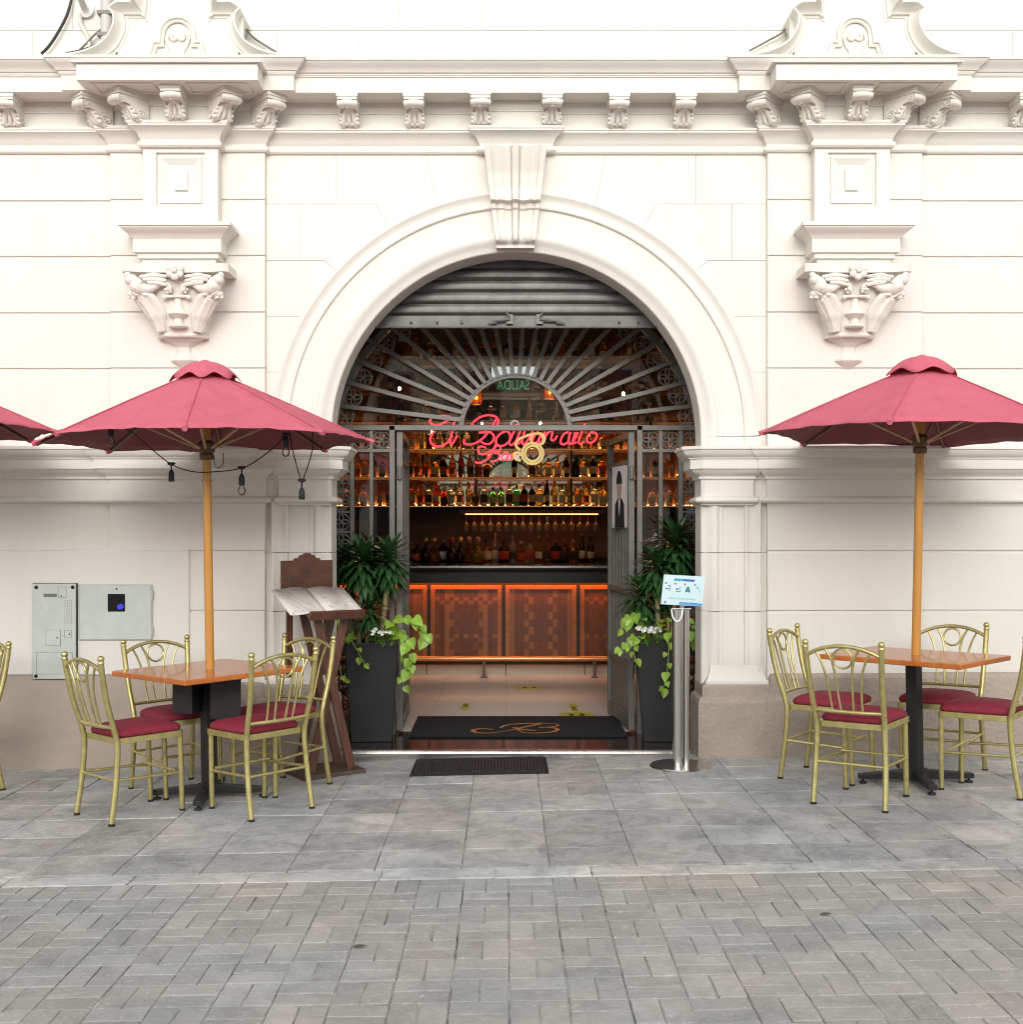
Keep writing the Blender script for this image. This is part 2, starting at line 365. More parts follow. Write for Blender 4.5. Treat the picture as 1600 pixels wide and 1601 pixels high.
# ------------------------------------------------------------------ ground
g = MB(); g.add([(-60,-60,-60*SLOPE-.05),(60,-60,60*SLOPE-.05),(60,7.9,60*SLOPE-.05),(-60,7.9,-60*SLOPE-.05)], [(0,1,2,3)])
tag(g.build('ground', M['asphalt']), kind='structure')
def flat_strip(y0, y1, dz, x0=-9, x1=9):
    q = MB(); q.add([(x0,y0,gz(x0)+dz),(x1,y0,gz(x1)+dz),(x1,y1,gz(x1)+dz),(x0,y1,gz(x0)+dz)], [(0,1,2,3)]); return q
tag(flat_strip(.9, 8.0, -.0045).build('joint_bed', M['joint']), 'grey sand bed filling the joints between paving stones', 'joint bed', kind='structure')
def paver(q, x0, x1, y0, y1, h=.0, gap=.003, jit=.0012, tone=None, bev=.004, rag=.0012, ne=3):
    g_ = [gap*random.uniform(.35, 1.5) for _ in range(4)]
    x0 += g_[0]; x1 -= g_[1]; y0 += g_[2]; y1 -= g_[3]
    a, b_, c_ = [random.uniform(-jit, jit) for _ in range(3)]
    xm, ym, hx, hy = (x0+x1)/2, (y0+y1)/2, (x1-x0)/2, (y1-y0)/2
    top = lambda x, y: gz(x)+h+a+b_*(x-xm)/hx+c_*(y-ym)/hy
    cs = []
    for (ax, ay), (bx, by) in (((x0,y0),(x1,y0)),((x1,y0),(x1,y1)),((x1,y1),(x0,y1)),((x0,y1),(x0,y0))):
        for i in range(ne):
            f = i/ne; r_ = rag if i else rag*1.3
            cs.append((ax+(bx-ax)*f+random.uniform(-r_, r_), ay+(by-ay)*f+random.uniform(-r_, r_)))
    n = len(cs); ci = []
    for x, y in cs:
        e = bev*random.uniform(.6, 1.5); ci.append((x-math.copysign(min(e, abs(x-xm)), x-xm) if abs(x-xm) > hx-.006 else x, y-math.copysign(min(e, abs(y-ym)), y-ym) if abs(y-ym) > hy-.006 else y))
    vs = [(x,y,gz(x)-.03) for x,y in cs]+[(x,y,top(x,y)-bev*.55) for x,y in cs]+[(x,y,top(x,y)) for x,y in ci]
    t = random.random() if tone is None else tone
    fs = [(i,(i+1)%n,n+(i+1)%n,n+i) for i in range(n)]+[(n+i,n+(i+1)%n,2*n+(i+1)%n,2*n+i) for i in range(n)]+[tuple(range(2*n,3*n))]
    q.add(vs, fs, 0, t)
q = MB(); C_ = .193
for i in range(-34, 35):
    for j in range(0, 22):
        x0 = .012 + i*C_; y1 = 5.155 - j*C_; x1 = x0+C_; y0 = y1-C_
        if (i+j) % 2: paver(q, x0, (x0+x1)/2, y0, y1); paver(q, (x0+x1)/2, x1, y0, y1)
        else: paver(q, x0, x1, y0, (y0+y1)/2); paver(q, x0, x1, (y0+y1)/2, y1)
tag(q.build('road', M['brick']), kind='structure')
q = MB(); x = -7
while x < 7:
    l = random.uniform(.38, .6); paver(q, x, x+l, 5.16, 5.305, .001, .003, .002, bev=.005, rag=.005, ne=7); x += l
tag(q.build('kerb', M['kerb']), kind='structure')
q = MB()
rows = [5.31, 5.63, 5.99, 6.37, 6.73, 7.10, 7.46, 7.84]
for j in range(len(rows)-1):
    for i in range(-18, 18):
        x0 = .197+i*.395+random.uniform(-.006,.006)*0
        if random.random() < .09:
            f_ = random.uniform(.25,.75); paver(q, x0, x0+.395*f_, rows[j], rows[j+1], .002, .001, .002, bev=.003, rag=.004, ne=7); paver(q, x0+.395*f_, x0+.395, rows[j], rows[j+1], .002, .001, .002, bev=.003, rag=.004, ne=7); continue
        paver(q, x0, x0+.395, rows[j]+random.uniform(-.004,.004), rows[j+1], .002, .0026, .0018, bev=.004, rag=.0022, ne=7)
tag(q.build('pavement', M['slab']), kind='structure')

# ------------------------------------------------------------------ building
B = empty('hotel_building', (XC, YW, 0), 'cream classical building with arched bar entrance, cornice and scroll pediments', 'building')
B.location = (0,0,0)
HO = 1.235; ZS = 2.148
SI, SO = 1.67, 2.70            # strip inner / outer offset from the axis
D_STRIP, D_FAR = .045, .012
def sym(fn):
    for s in (-1, 1): fn(s)
ZL = [3.707, 3.335, 2.96, 2.588]
# rusticated courses
def courses(xa, xb, d, zs, gr=.015):
    for z0, z1 in zip(zs[:-1], zs[1:]):
        q.box(min(xa,xb), max(xa,xb), YW-d, YW+.02, z0+(gr if z0 != zs[0] else 0), z1)
for s in (-1, 1):
    q = MB()
    zs = [.2]+([.978] if s < 0 else [.977])+[1.375, 1.72]
    zu = [2.04]+ZL[::-1]+[4.06]
    for zz in (zs, zu):
        courses(XC+s*SO, XC+s*6.5, D_FAR, zz)
        courses(XC+s*SI, XC+s*SO, D_STRIP, zz)
    q.box(*(sorted((XC+s*SI+s*.002, XC+s*SO))), YW-D_STRIP+.013, YW+.35, .0, 4.36); q.box(*(sorted((XC+s*SO, XC+s*6.5))), YW-D_FAR+.013, YW+.35, .0, 4.36)
    q.build('rusticated_wall', M['paint'], B, bevel=.005)
# ashlar wall round the arch, joints cut in
def arch_pts(r, n=64): return [(XC - r*cos(pi*i/n), ZS + r*sin(pi*i/n)) for i in range(n+1)]
q = MB(); ro = HO+.02; T = 4.10
ap = arch_pts(ro)
outl = [(XC-SI, 0), (XC-ro, 0)] + ap + [(XC+ro, 0), (XC+SI, 0), (XC+SI, T), (XC-SI, T)]
fr = lambda y: [(x, y, z) for x, z in outl]
vs = fr(YW)+fr(YW+.2); n = len(outl)
strips = [(0, 1, 2, n-1)]
na = len(ap)
# front: legs + fan of quads to the top line
def face_quads(off, y):
    V = []; Fq = []
    xs = [p[0] for p in ap]
    V += [(XC-SI,y,0),(XC-ro,y,0),(XC-ro,y,ZS),(XC-SI,y,ZS)]; Fq.append((0,1,2,3))
    V += [(XC-SI,y,ZS),(XC-ro,y,ZS),(XC-ro,y,T),(XC-SI,y,T)]; Fq.append((4,5,6,7))
    b = len(V)
    for x, z in ap: V += [(x,y,z),(x,y,T)]
    for i in range(na-1): Fq.append((b+2*i, b+2*i+2, b+2*i+3, b+2*i+1))
    b = len(V)
    V += [(XC+SI,y,0),(XC+ro,y,0),(XC+ro,y,ZS),(XC+SI,y,ZS),(XC+ro,y,T),(XC+SI,y,T)]; Fq += [(b,b+1,b+2,b+3),(b+3,b+2,b+4,b+5)]
    return V, Fq
V1, F1 = face_quads(0, YW); V2, F2 = face_quads(0, YW+.2)
q.add(V1, F1); q.add(V2, F2)
sides = [(XC-ro,0)]+[p for p in ap]+[(XC+ro,0)]
for (x0,z0),(x1,z1) in zip(sides[:-1], sides[1:]): q.add([(x0,YW,z0),(x1,YW,z1),(x1,YW+.2,z1),(x0,YW+.2,z0)], [(0,1,2,3)])
for (x0,z0),(x1,z1) in (((XC-SI,0),(XC-SI,ZS)),((XC-SI,ZS),(XC-SI,T)),((XC+SI,0),(XC+SI,ZS)),((XC+SI,ZS),(XC+SI,T)),((XC-SI,0),(XC-ro,0)),((XC+ro,0),(XC+SI,0)),((XC-SI,T),(XC-ro,T)),((XC+ro,T),(XC+SI,T))):
    q.add([(x0,YW,z0),(x1,YW,z1),(x1,YW+.2,z1),(x0,YW+.2,z0)], [(0,1,2,3)])
xs = [p[0] for p in ap]
for a, b in zip(xs[:-1], xs[1:]): q.add([(a,YW,T),(b,YW,T),(b,YW+.2,T),(a,YW+.2,T)], [(0,1,2,3)])
aw = q.build('arch_wall', M['paint'], B)
bm = bmesh.new(); bm.from_mesh(aw.data); bmesh.ops.remove_doubles(bm, verts=bm.verts, dist=1e-4); bmesh.ops.recalc_face_normals(bm, faces=bm.faces); bm.to_mesh(aw.data); bm.free()
cut = MB(); GW = .0035
def line_cut(x0, z0, x1, z1):
    L_ = sqrt((x1-x0)**2+(z1-z0)**2); a = atan2(z1-z0, x1-x0)
    Mx = Matrix.Translation((x0, YW, z0)) @ Matrix.Rotation(-a, 4, 'Y')
    cut.box(0, L_, -.02, .007, -GW/2, GW/2, M=Mx)
RO = HO+.40
for s in (-1, 1):
    def sx(x): return XC+s*x
    zz = 3.702; line_cut(sx(SI+.01), zz, sx(.94), zz)
    def radial(xs_, zs_, r=RO-.02):
        a = atan2(zs_-ZS, xs_); line_cut(sx(xs_), zs_, sx(r*cos(a)), ZS+r*sin(a))
    radial(.94, zz); zz = 3.325; line_cut(sx(SI+.01), zz, sx(1.28), zz); radial(1.28, zz)
    zz = 2.953; line_cut(sx(SI+.01), zz, sx(1.45), zz)
    zz = 2.58; line_cut(sx(SI+.01), zz, sx(1.57), zz)
    line_cut(sx(1.2), 4.12, sx(1.2), 3.702); line_cut(sx(1.44), 3.702, sx(1.44), 3.325); line_cut(sx(.62), 4.12, sx(.53), 3.70)
    for zz in (.985, 1.375): line_cut(sx(SI+.01), zz, sx(HO+.36), zz)
cu = cut.build('joint_cutter', M['paint'])
md = aw.modifiers.new('cut', 'BOOLEAN'); md.object = cu; md.operation = 'DIFFERENCE'; md.solver = 'EXACT'; md.use_self = True
dg = bpy.context.evaluated_depsgraph_get(); me2 = bpy.data.meshes.new_from_object(aw.evaluated_get(dg))
aw.modifiers.clear(); aw.data = me2; bpy.data.objects.remove(cu)
# archivolt running down the jambs, in voussoirs with open joints
PROF = [(0,-.24),(0,-.012),(.006,-.004),(.03,.004),(.045,.012),(.06,.024),(.078,.034),(.095,.036),(.108,.030),(.114,.022),(.118,.020),(.139,.020),(.143,.011),(.284,.011),(.286,.030),(.292,.034),(.300,.034),(.312,.026),(.330,.022),(.350,.026),(.368,.040),(.378,.047),(.388,.047),(.394,.040),(.394,-.01)]
q = MB()
segs = 13; NA = 14
def arc(a0, a1, n=NA): return [(XC-HO*cos(a0+(a1-a0)*i/n), ZS+HO*sin(a0+(a1-a0)*i/n)) for i in range(n+1)]
gapA = .0002
q.sweep_elev(arc(0, pi, 96), PROF, YW, caps=False)
q.build('archivolt', M['paint'], B, smooth=32)
for s in (-1, 1):
    q = MB()
    for z0, z1 in ((.50,.983),(.987,1.373),(1.377,1.72)):
        q.sweep_elev([(XC-HO, z0), (XC-HO, z1)] if s < 0 else [(XC+HO, z1), (XC+HO, z0)], PROF, YW, caps=True)
    q.build('jamb_moulding', M['paint'], B, smooth=32)
for pth in ([(XC-HO, 2.0), (XC-HO, ZS)], [(XC+HO, ZS), (XC+HO, 2.0)]):
    q = MB(); q.sweep_elev(pth, PROF, YW, caps=True); q.build('stilt_moulding', M['paint'], B, smooth=32)
# apophyge at the pier foot
for s in (-1, 1):
    q = MB()
    pth = [(XC+s*(HO+.40), YW+.02), (XC+s*(HO+.40), YW-.04), (XC+s*(HO+.055), YW-.04), (XC+s*(HO+.055), YW+.02)]
    if s > 0: pth = pth[::-1]
    q.sweep_plan(pth, [(0,.5),(.035,.505),(.035,.525),(.02,.54),(.008,.57),(0,.62),(0,.63)])
    q.build('pier_foot', M['paint'], B, smooth=35)
# plinth
for s in (-1, 1):
    q = MB()
    pth = [(XC+s*HO, YW+.24), (XC+s*HO, YW-.02), (XC+s*(HO+.0), YW-.075), (XC+s*(SI+.04), YW-.075)]
    if s > 0: pass
    else: pth = pth[::-1]
    prof = [(.035,-.2),(.035,.385),(.028,.41),(.006,.425),(.004,.49),(-.004,.505),(-.03,.512)]
    q.sweep_plan(pth, prof)
    xa, xb = XC+s*(SI-.02), XC+s*6.5
    d = D_STRIP
    if s > 0:
        q.sweep_plan([(xa+.03, YW+.02), (xa+.03, YW-d-.035), (xb, YW-d-.035)], [(.035,-.2),(.035,.40),(.028,.42),(.006,.435),(.004,.55),(-.006,.572),(-.06,.58)])
    else:
        q.sweep_plan([(-2.10, YW-d-.035), (xa-.03, YW-d-.035), (xa-.03, YW+.02)], [(.035,-.2),(.035,.40),(.028,.42),(.006,.435),(.004,.50),(-.006,.512),(-.06,.52)])
    q.build('plinth', M['brown'], B)
# flush render patch to the left
q = MB(); q.box(-6.5, -2.098, YW-.062, YW+.05, .565, 1.392); q.build('render_patch', M['patch'], B, bevel=.01)
q = MB(); q.box(-6.5, -2.098, YW-.067, YW+.05, -.2, .563); q.build('render_base', M['brown_smooth'], B, bevel=.006)
# imposts
IMP = [(0,1.69),(.006,1.69),(.006,1.702),(.03,1.706),(.042,1.714),(.044,1.724),(.036,1.738),(.012,1.748),(.004,1.752),(.004,1.862),(.02,1.866),(.02,1.880),(.026,1.888),(.04,1.896),(.062,1.915),(.07,1.928),(.082,1.930),(.082,1.992),(.092,1.995),(.094,2.003),(.108,2.012),(.122,2.028),(.132,2.050),(.142,2.056),(.142,2.076),(0,2.085),(-.1,2.085)]
q = MB()
pl = [(XC-6.5, YW-D_FAR), (XC-SO, YW-D_FAR), (XC-SO, YW-D_STRIP), (XC-SI, YW-D_STRIP), (XC-SI, YW-.002), (XC-HO-.36, YW-.002), (XC-HO-.34, YW-.035), (XC-HO-.02, YW-.035), (XC-HO, YW-.02), (XC-HO, YW+.24)]
q.sweep_plan(pl, IMP)
pr = [(2*XC-x, y) for x, y in pl][::-1]
q.sweep_plan(pr, IMP)
q.build('impost', M['paint'], B, smooth=30)
# entablature
BR = 2.205
def ent_path(bracket=True, key=True, d0=0):
    half = []
    # from the axis outwards (x offset, d)
    pts = []
    if key: pts += [(.235, .05), (.235, 0)]
    pts += [(SI, 0), (SI, D_STRIP)]
    if bracket: pts += [(BR-.25, D_STRIP), (BR-.25, .145), (BR+.25, .145), (BR+.25, D_STRIP)]
    pts += [(SO, D_STRIP), (SO, D_FAR), (6.6, D_FAR)]
    left = [(XC-x, YW-d) for x, d in pts][::-1]; right = [(XC+x, YW-d) for x, d in pts]
    return left+right
BED = [(-.05,4.028),(.014,4.030),(.024,4.040),(.026,4.052),(.018,4.066),(.008,4.070),(.010,4.086),(.016,4.092),(.022,4.110),(.038,4.132),(.064,4.150),(.072,4.154),(.072,4.166),(.078,4.168),(.078,4.184),(.03,4.188),(.022,4.19),(.022,4.29),(.03,4.293),(.03,4.30),(.045,4.315),(.05,4.33),(.05,4.37)]
q = MB(); q.sweep_plan(ent_path(), BED); q.build('architrave', M['paint'], B, smooth=30)
COR = [(.0,4.358),(.235,4.358),(.235,4.452),(.243,4.455),(.245,4.463),(.250,4.464),(.250,4.474),(.262,4.478),(.268,4.490),(.285,4.506),(.305,4.522),(.312,4.535),(.320,4.537),(.320,4.552),(-.1,4.565)]
q = MB(); q.sweep_plan(ent_path(False, False), COR); q.build('cornice', M['paint'], B, smooth=30)
# upper wall, ashlar courses
q = MB(); Yu = YW+.02
zz = 4.5; row = 0
for z1 in (4.868, 5.42, 5.97, 6.5):
    x = -7.0+(.27 if row % 2 else 0)
    while x < 7:
        q.box(x+.002, x+.545, Yu, Yu+.15, zz+.002, z1-.002); x += .547
    zz = z1; row += 1
q.box(-7, 7, Yu+.006, Yu+.3, 4.4, 6.5)
q.build('upper_wall', M['paint'], B)
# corbels (console modillions)
def console():
    q = MB()
    def out(t0, t1, c, r, k=10): return [(c[0]+r*cos(t0+(t1-t0)*i/k), c[1]+r*sin(t0+(t1-t0)*i/k)) for i in range(k+1)]
    prof = [(0, 0), (.205, 0)] + out(pi/2, -pi*.75, (.195,-.032), .030) + spline([(.168,-.058,0),(.135,-.062,0),(.105,-.085,0),(.088,-.125,0),(.075,-.15,0)], 4)[0:0]
    prof += [(.160,-.050),(.140,-.056),(.118,-.072),(.104,-.098),(.098,-.125)] + out(.15, -pi*.5, (.050,-.125), .048) + [(0,-.172)]
    hw = .062
    q.prism([(a, b) for a, b in prof], -hw, hw, lambda u, v, t: (t, -u, v))
    for s in (-1, 1):      # side scrolls
        for c, r, r2 in (((.050,-.122), .036, .012), ((.192,-.032), .022, .009)):
            sp = [(s*(hw+.002), -(c[0]+(r-(r-.006)*k/22)*cos(k*.55)), c[1]+(r-(r-.006)*k/22)*sin(k*.55)) for k in range(23)]
            q.tube(sp, r2*.55, 6)
        q.tube([(s*(hw+.001), -a, b) for a, b in ((.18,-.052),(.14,-.062),(.115,-.09),(.1,-.13))], .006, 6)
    # acanthus on the face
    cur = [(.168,-.052),(.140,-.062),(.118,-.084),(.106,-.112),(.096,-.140),(.075,-.162),(.045,-.172)]
    q.tube(spline([(0, -(a+.004), b) for a, b in cur], 3), [.010,.011,.012,.013,.014,.015,.016,.016,.016,.016,.016,.015,.015,.014,.013,.012,.011,.010,.009], 7)
    for t in (-1, 1):
        q.tube(spline([(t*x, -(a-.002), b) for x, (a, b) in zip((.012,.022,.032,.040,.045,.046,.04), cur)], 3), [.008,.010,.013,.016,.019,.022,.024,.024,.023,.022,.022,.022,.022,.021,.02,.018,.016,.014,.012], 7)
        for k, (x, a, b) in enumerate(((.058,.122,-.088),(.062,.108,-.118),(.060,.092,-.148),(.030,.100,-.128),(.022,.086,-.156))): q.ball((t*x, -a, b), (.013,.016,.018,.013,.014)[k], 7)
    q.ball((0,-.212,-.058), .016, 8, sc=(1.2,.8,.9))
    q.tube([(-.064,-.2,-.03),(-.02,-.222,-.033),(.02,-.222,-.033),(.064,-.2,-.03)], .028, 10)
    # abacus
    q.box(-.078, .078, -.232, 0, .022, .05); q.box(-.072,.072,-.225,0,.0,.022)
    return q
con_me = console().build('corbel', M['relief'], B, smooth=40)
def put_console(x, y, z, a, first=[True], sc_=1.0):
    o = con_me if first[0] else con_me.copy()
    if not first[0]: COL.objects.link(o); o.parent = B
    first[0] = False
    o.location = (x, y, z); o.rotation_euler = (0, 0, a); o.scale = (sc_*.88, sc_*.95, sc_*.78)
ZCO = 4.318
for x in (.233, .668, 1.10, 3.33, 3.78, 4.22):
    for s in (-1, 1): put_console(XC+s*x, YW-(.045 if x < .3 else .02), ZCO, 0)
for s in (-1, 1):
    xb = XC+s*BR
    put_console(xb, YW-.165, ZCO, 0)
    for t in (-1, 1):
        put_console(xb+t*.235, YW-.150, ZCO, t*R(42), sc_=1.05)
        put_console(xb+t*.50, YW-.055, ZCO, t*R(42), sc_=1.05)
# slabs, pilaster brackets, pediments
def half_oct(hw, d, z):
    c = min(hw, d)*.42
    return [(-hw, 0, z), (-hw, -(d-c), z), (-(hw-c), -d, z), (hw-c, -d, z), (hw, -(d-c), z), (hw, 0, z)]
def half_rect(hw, d, z): return [(-hw,0,z),(-hw,-d*.5,z),(-hw,-d,z),(hw,-d,z),(hw,-d*.5,z),(hw,0,z)]
def loft(q, secs):
    n = len(secs[0]); vs = [p for s_ in secs for p in s_]
    fs = [(i*n+j, i*n+j+1, (i+1)*n+j+1, (i+1)*n+j) for i in range(len(secs)-1) for j in range(n-1)]
    fs += [tuple(range(n)), tuple((len(secs)-1)*n+j for j in range(n))]
    q.add(vs, fs)
def mirror_x(pts): return [(-p[0],)+tuple(p[1:]) for p in pts]
for s in (-1, 1):
    xb = XC+s*BR
    K = empty('pilaster_bracket', (xb, YW, 0), parent=B)
    q = MB(); q.box(-.572, .572, -.45, .0, 4.357, 4.462); q.box(-.60,.60,-.475,0,4.462,4.474)
    # coffers framed under the slab
    for x0, x1 in ((-.50,-.10),(.10,.50)):
        for a, b, c, d in ((x0,x1,-.41,-.395),(x0,x1,-.25,-.235),(x0,x0+.015,-.395,-.25),(x1-.015,x1,-.395,-.25)): q.box(a,b,c,d,4.349,4.358)
    q.build('corona_slab', M['paint'], K, bevel=.003)
    # shaft with sunk panel
    q = MB(); hw = .2475; d = .14; z0, z1 = 3.48, 4.04; px_, pz0, pz1 = .158, 3.65, 4.0
    q.box(-hw,-px_,-d,0,z0,z1); q.box(px_,hw,-d,0,z0,z1); q.box(-px_,px_,-d,0,z0,pz0); q.box(-px_,px_,-d,0,pz1,z1)
    rings = [(0,-d+.02),(.02,-d+.02),(.022,-d+.006),(.034,-d+.006),(.075,-d+.028),(.113,-d+.028)]
    zc, hh = (pz0+pz1)/2, (pz1-pz0)/2
    rr = [[(-(px_-o),y,zc-(hh-o)),((px_-o),y,zc-(hh-o)),((px_-o),y,zc+(hh-o)),(-(px_-o),y,zc+(hh-o))] for o, y in rings]
    vs = [p for r_ in rr for p in r_]
    q.add(vs, [(4*i+j, 4*i+(j+1) % 4, 4*i+4+(j+1) % 4, 4*i+4+j) for i in range(len(rr)-1) for j in range(4)]+[tuple(4*(len(rr)-1)+j for j in range(4))])
    q.box(-.043,.043,-d+.01,-d+.04,zc-.068,zc+.068)
    q.build('shaft', M['paint'], K, bevel=.002)
    q = MB(); pth = [(-.235,0),(-.235,-.17),(.235,-.17),(.235,0)]
    q.sweep_plan(pth, [(-.02,3.245),(.005,3.245),(.005,3.292),(.028,3.295),(.028,3.325),(.052,3.33),(.052,3.415),(.058,3.42),(.066,3.435),(.085,3.452),(.108,3.466),(.116,3.475),(.116,3.482),(.128,3.485),(.128,3.508),(-.05,3.515)])
    q.build('bracket_cap', M['paint'], K, smooth=30)
    # carved capital
    q = MB()
    loft(q, [half_oct(.155,.15,2.80), half_oct(.165,.165,2.83), half_oct(.175,.175,2.90), half_oct(.20,.19,2.98), half_oct(.225,.20,3.06), half_oct(.26,.215,3.13), half_oct(.28,.22,3.20)])
    # abacus with hollow sides and horned corners
    ab = [(-.345,0),(-.345,-.27),(-.315,-.29),(-.18,-.255),(0,-.245),(.18,-.255),(.315,-.29),(.345,-.27),(.345,0)]
    q.prism(ab, 3.19, 3.243, lambda u, v, t: (u, v, t))
    fy = -.235
    # flower
    for k in range(6): q.ball((.036*cos(k*pi/3+.5), fy-.035, 3.195+.036*sin(k*pi/3+.5)), .026, 8, sc=(1,.7,1))
    q.ball((0, fy-.05, 3.195), .018, 8)
    for t in (-1, 1):
        for dz, ln in ((0,.17),(-.028,.15),(-.056,.12)):       # wings
            q.tube([(t*.06,fy-.012,3.165+dz),(t*(.06+ln*.5),fy-.022,3.172+dz*.9),(t*(.06+ln),fy-.02,3.16+dz*.6)], [.010,.017,.011], 7)
        q.tube(spline([(t*.29,-.26,3.155),(t*.262,-.265,3.125),(t*.235,-.262,3.085),(t*.17,-.245,3.085),(t*.11,-.235,3.115),(t*.06,-.232,3.12),(t*.035,-.235,3.095),(t*.045,-.235,3.075)],5),
               [.030,.032,.034,.036,.038,.042,.046,.048,.05,.05,.048,.044,.04,.036,.033,.03,.027,.024,.022,.02,.018,.017,.016,.015,.014,.013,.012,.012,.011,.01,.01,.01,.01,.01,.01,.01], 8)
        q.ball((t*.285,-.28,3.135), .036, 8); q.ball((t*.30,-.285,3.165), .022, 8)      # head
        for k in range(5): q.ball((t*(.052+.018*cos(k*1.256)), -.235, 3.082+.018*sin(k*1.256)), .011, 6)
        q.ball((t*.052,-.245,3.082), .012, 6)
        # acanthus leaves at the corners
        for j, (dx, w_) in enumerate(((0,.046),(-.055,.034),(.03,.030))):
            q.tube(spline([(t*(.125+dx*.4),-.150,2.83),(t*(.145+dx*.7),-.178,2.90),(t*(.18+dx),-.20,2.97),(t*(.225+dx),-.23,3.035),(t*(.26+dx),-.255,3.045),(t*(.272+dx),-.258,3.02)],4), [w_*.8]*5+[w_]*8+[w_*.8]*5+[w_*.4]*3, 7)
        q.tube([(t*.02,-.225,3.04),(t*.075,-.225,3.04)], .010, 7); q.ball((t*.078,-.228,3.033), .016, 7)
        q.tube(spline([(t*.03,-.225,3.15),(t*.05,-.225,3.17),(t*.07,-.225,3.165)],4), .008, 6)
    # little urn
    q.lathe([(.02,2.84),(.06,2.845),(.062,2.855),(.03,2.872),(.026,2.90),(.05,2.915),(.066,2.928),(.064,2.938),(.040,2.955),(.030,2.99),(.028,3.03),(.045,3.037),(.045,3.045),(.012,3.05),(.014,3.12),(.022,3.16)], (0,-.185,0), 14)
    q.build('capital', M['relief'], K, smooth=45)
    q = MB()
    loft(q, [half_oct(.01,.01,2.575), half_oct(.078,.085,2.635), half_oct(.088,.095,2.645), half_oct(.088,.095,2.655), half_oct(.072,.08,2.668), half_oct(.072,.08,2.675), half_oct(.058,.062,2.70), half_oct(.058,.062,2.735), half_oct(.09,.09,2.765), half_oct(.13,.125,2.782), half_oct(.13,.125,2.788), half_oct(.162,.165,2.790), half_oct(.165,.17,2.802), half_oct(.150,.155,2.822), half_oct(.130,.135,2.835), half_oct(.130,.135,2.84)])
    q.build('pendant', M['paint'], K, bevel=.002)
    # scroll pediment
    Q = empty('pediment', (xb, YW, 0), parent=B)
    def pp(px, py, Y=7.6): return ((px-274)*Y/F, H-(py-VY)*Y/F)
    lf = [pp(a, b) for a, b in ((32,92),(70,90),(100,88),(128,83.5),(150,75),(166,63),(176,47),(179,34),(177,24),(171,16),(178,9),(186,5))]
    lf = [tuple(v)[:2] for v in spline([(a, b, 0) for a, b in lf], 4)]
    top = [pp(204, 5), pp(204, -2)]
    cxp, czp = pp(274, 2); rp = (274-212)*7.6/F
    arcp = [(cxp-rp*cos(pi*i/16), czp+rp*sin(pi*i/16)) for i in range(17)]
    left = lf+top; right = [(-a, b) for a, b in left][::-1]
    cont = left+arcp+right
    q = MB()
    q.sweep_elev(cont, [(-.075,.19),(-.072,.202),(-.058,.205),(-.056,.222),(-.046,.225),(-.036,.235),(-.024,.26),(-.016,.285),(-.010,.30),(0,.30),(0,.0)], 0, caps=True)
    zb = 4.455
    ii = [p for p in cont if abs(p[0]) < .55]
    for (x0, zz0), (x1, zz1) in zip(ii[:-1], ii[1:]):
        if x1 > x0+1e-5: q.add([(x0,-.196,zb),(x1,-.196,zb),(x1,-.196,max(zb,zz1-.02)),(x0,-.196,max(zb,zz0-.02))], [(0,1,2,3)])
    q.build('scroll_frame', M['paint'], Q, smooth=30)
    q = MB()
    ia = [pp(228,97), pp(236,80), pp(240,66), pp(250,66), pp(250,60)]
    c2x, c2z = pp(274, 50); r2 = 23*7.6/F
    path2 = ia+[(c2x-r2*cos(pi*i/14), c2z+r2*sin(pi*i/14)) for i in range(1,14)]+[(-a, b) for a, b in ia][::-1]
    q.sweep_elev(path2, [(-.012,.2),(-.012,.212),(-.004,.218),(.004,.21),(.01,.21),(.012,.225),(.022,.228),(.026,.2)], 0)
    for t in (-1, 1):
        q.tube(spline([(t*a*7.6/F, -.205, H-(b-VY)*7.6/F) for a, b in ((2,54),(6,57),(10,54),(9,48),(14,48),(17,56),(14,66),(8,76),(8,86),(13,92),(20,91),(21,85),(16,84))], 5), .0125, 7)
        q.tube(spline([(t*a*7.6/F, -.205, H-(b-VY)*7.6/F) for a, b in ((24,95),(17,93),(8,94),(4,88),(5,78))], 4), .009, 6)
    q.build('scrollwork', M['relief'], Q, smooth=40)
# keystone
q = MB(); NU, NV = 56, 60; z1k, z0k = 4.028, 3.392
def key_d(t):
    # t 0 top .. 1 bottom
    pts = [(0,.205),(.1,.185),(.25,.15),(.4,.135),(.50,.150),(.535,.152),(.54,.108),(.61,.106),(.615,.090),(.72,.084),(.82,.094),(.825,.108),(.88,.122),(.93,.118),(.955,.100),(.96,.072),(1,.07)]
    for (a, da), (b, db) in zip(pts[:-1], pts[1:]):
        if a <= t <= b: return da+(db-da)*(t-a)/(b-a)
    return .07
def key_w(u, t):
    a = abs(u)
    if t > .955: return 0
    if a > .80: return .006
    if a > .17: return -.008-.022*sin((a-.17)/.63*2*pi+.2)*.55
    if a > .13: return -.022
    return .010*cos(a/.13*pi/2)+.004
vs = []
for j in range(NV+1):
    t = j/NV; hwk = .205+( .125-.205)*t
    for i in range(NU+1):
        u = -1+2*i/NU; vs.append((XC+.0-.006+u*hwk, YW-key_d(t)-key_w(u, t), z1k+(z0k-z1k)*t))
b = len(vs)
fs = [(j*(NU+1)+i, j*(NU+1)+i+1, (j+1)*(NU+1)+i+1, (j+1)*(NU+1)+i) for j in range(NV) for i in range(NU)]
for j in range(NV+1):
    t = j/NV; hwk = .205+(.125-.205)*t; vs += [(XC-.006-hwk, YW, z1k+(z0k-z1k)*t), (XC-.006+hwk, YW, z1k+(z0k-z1k)*t)]
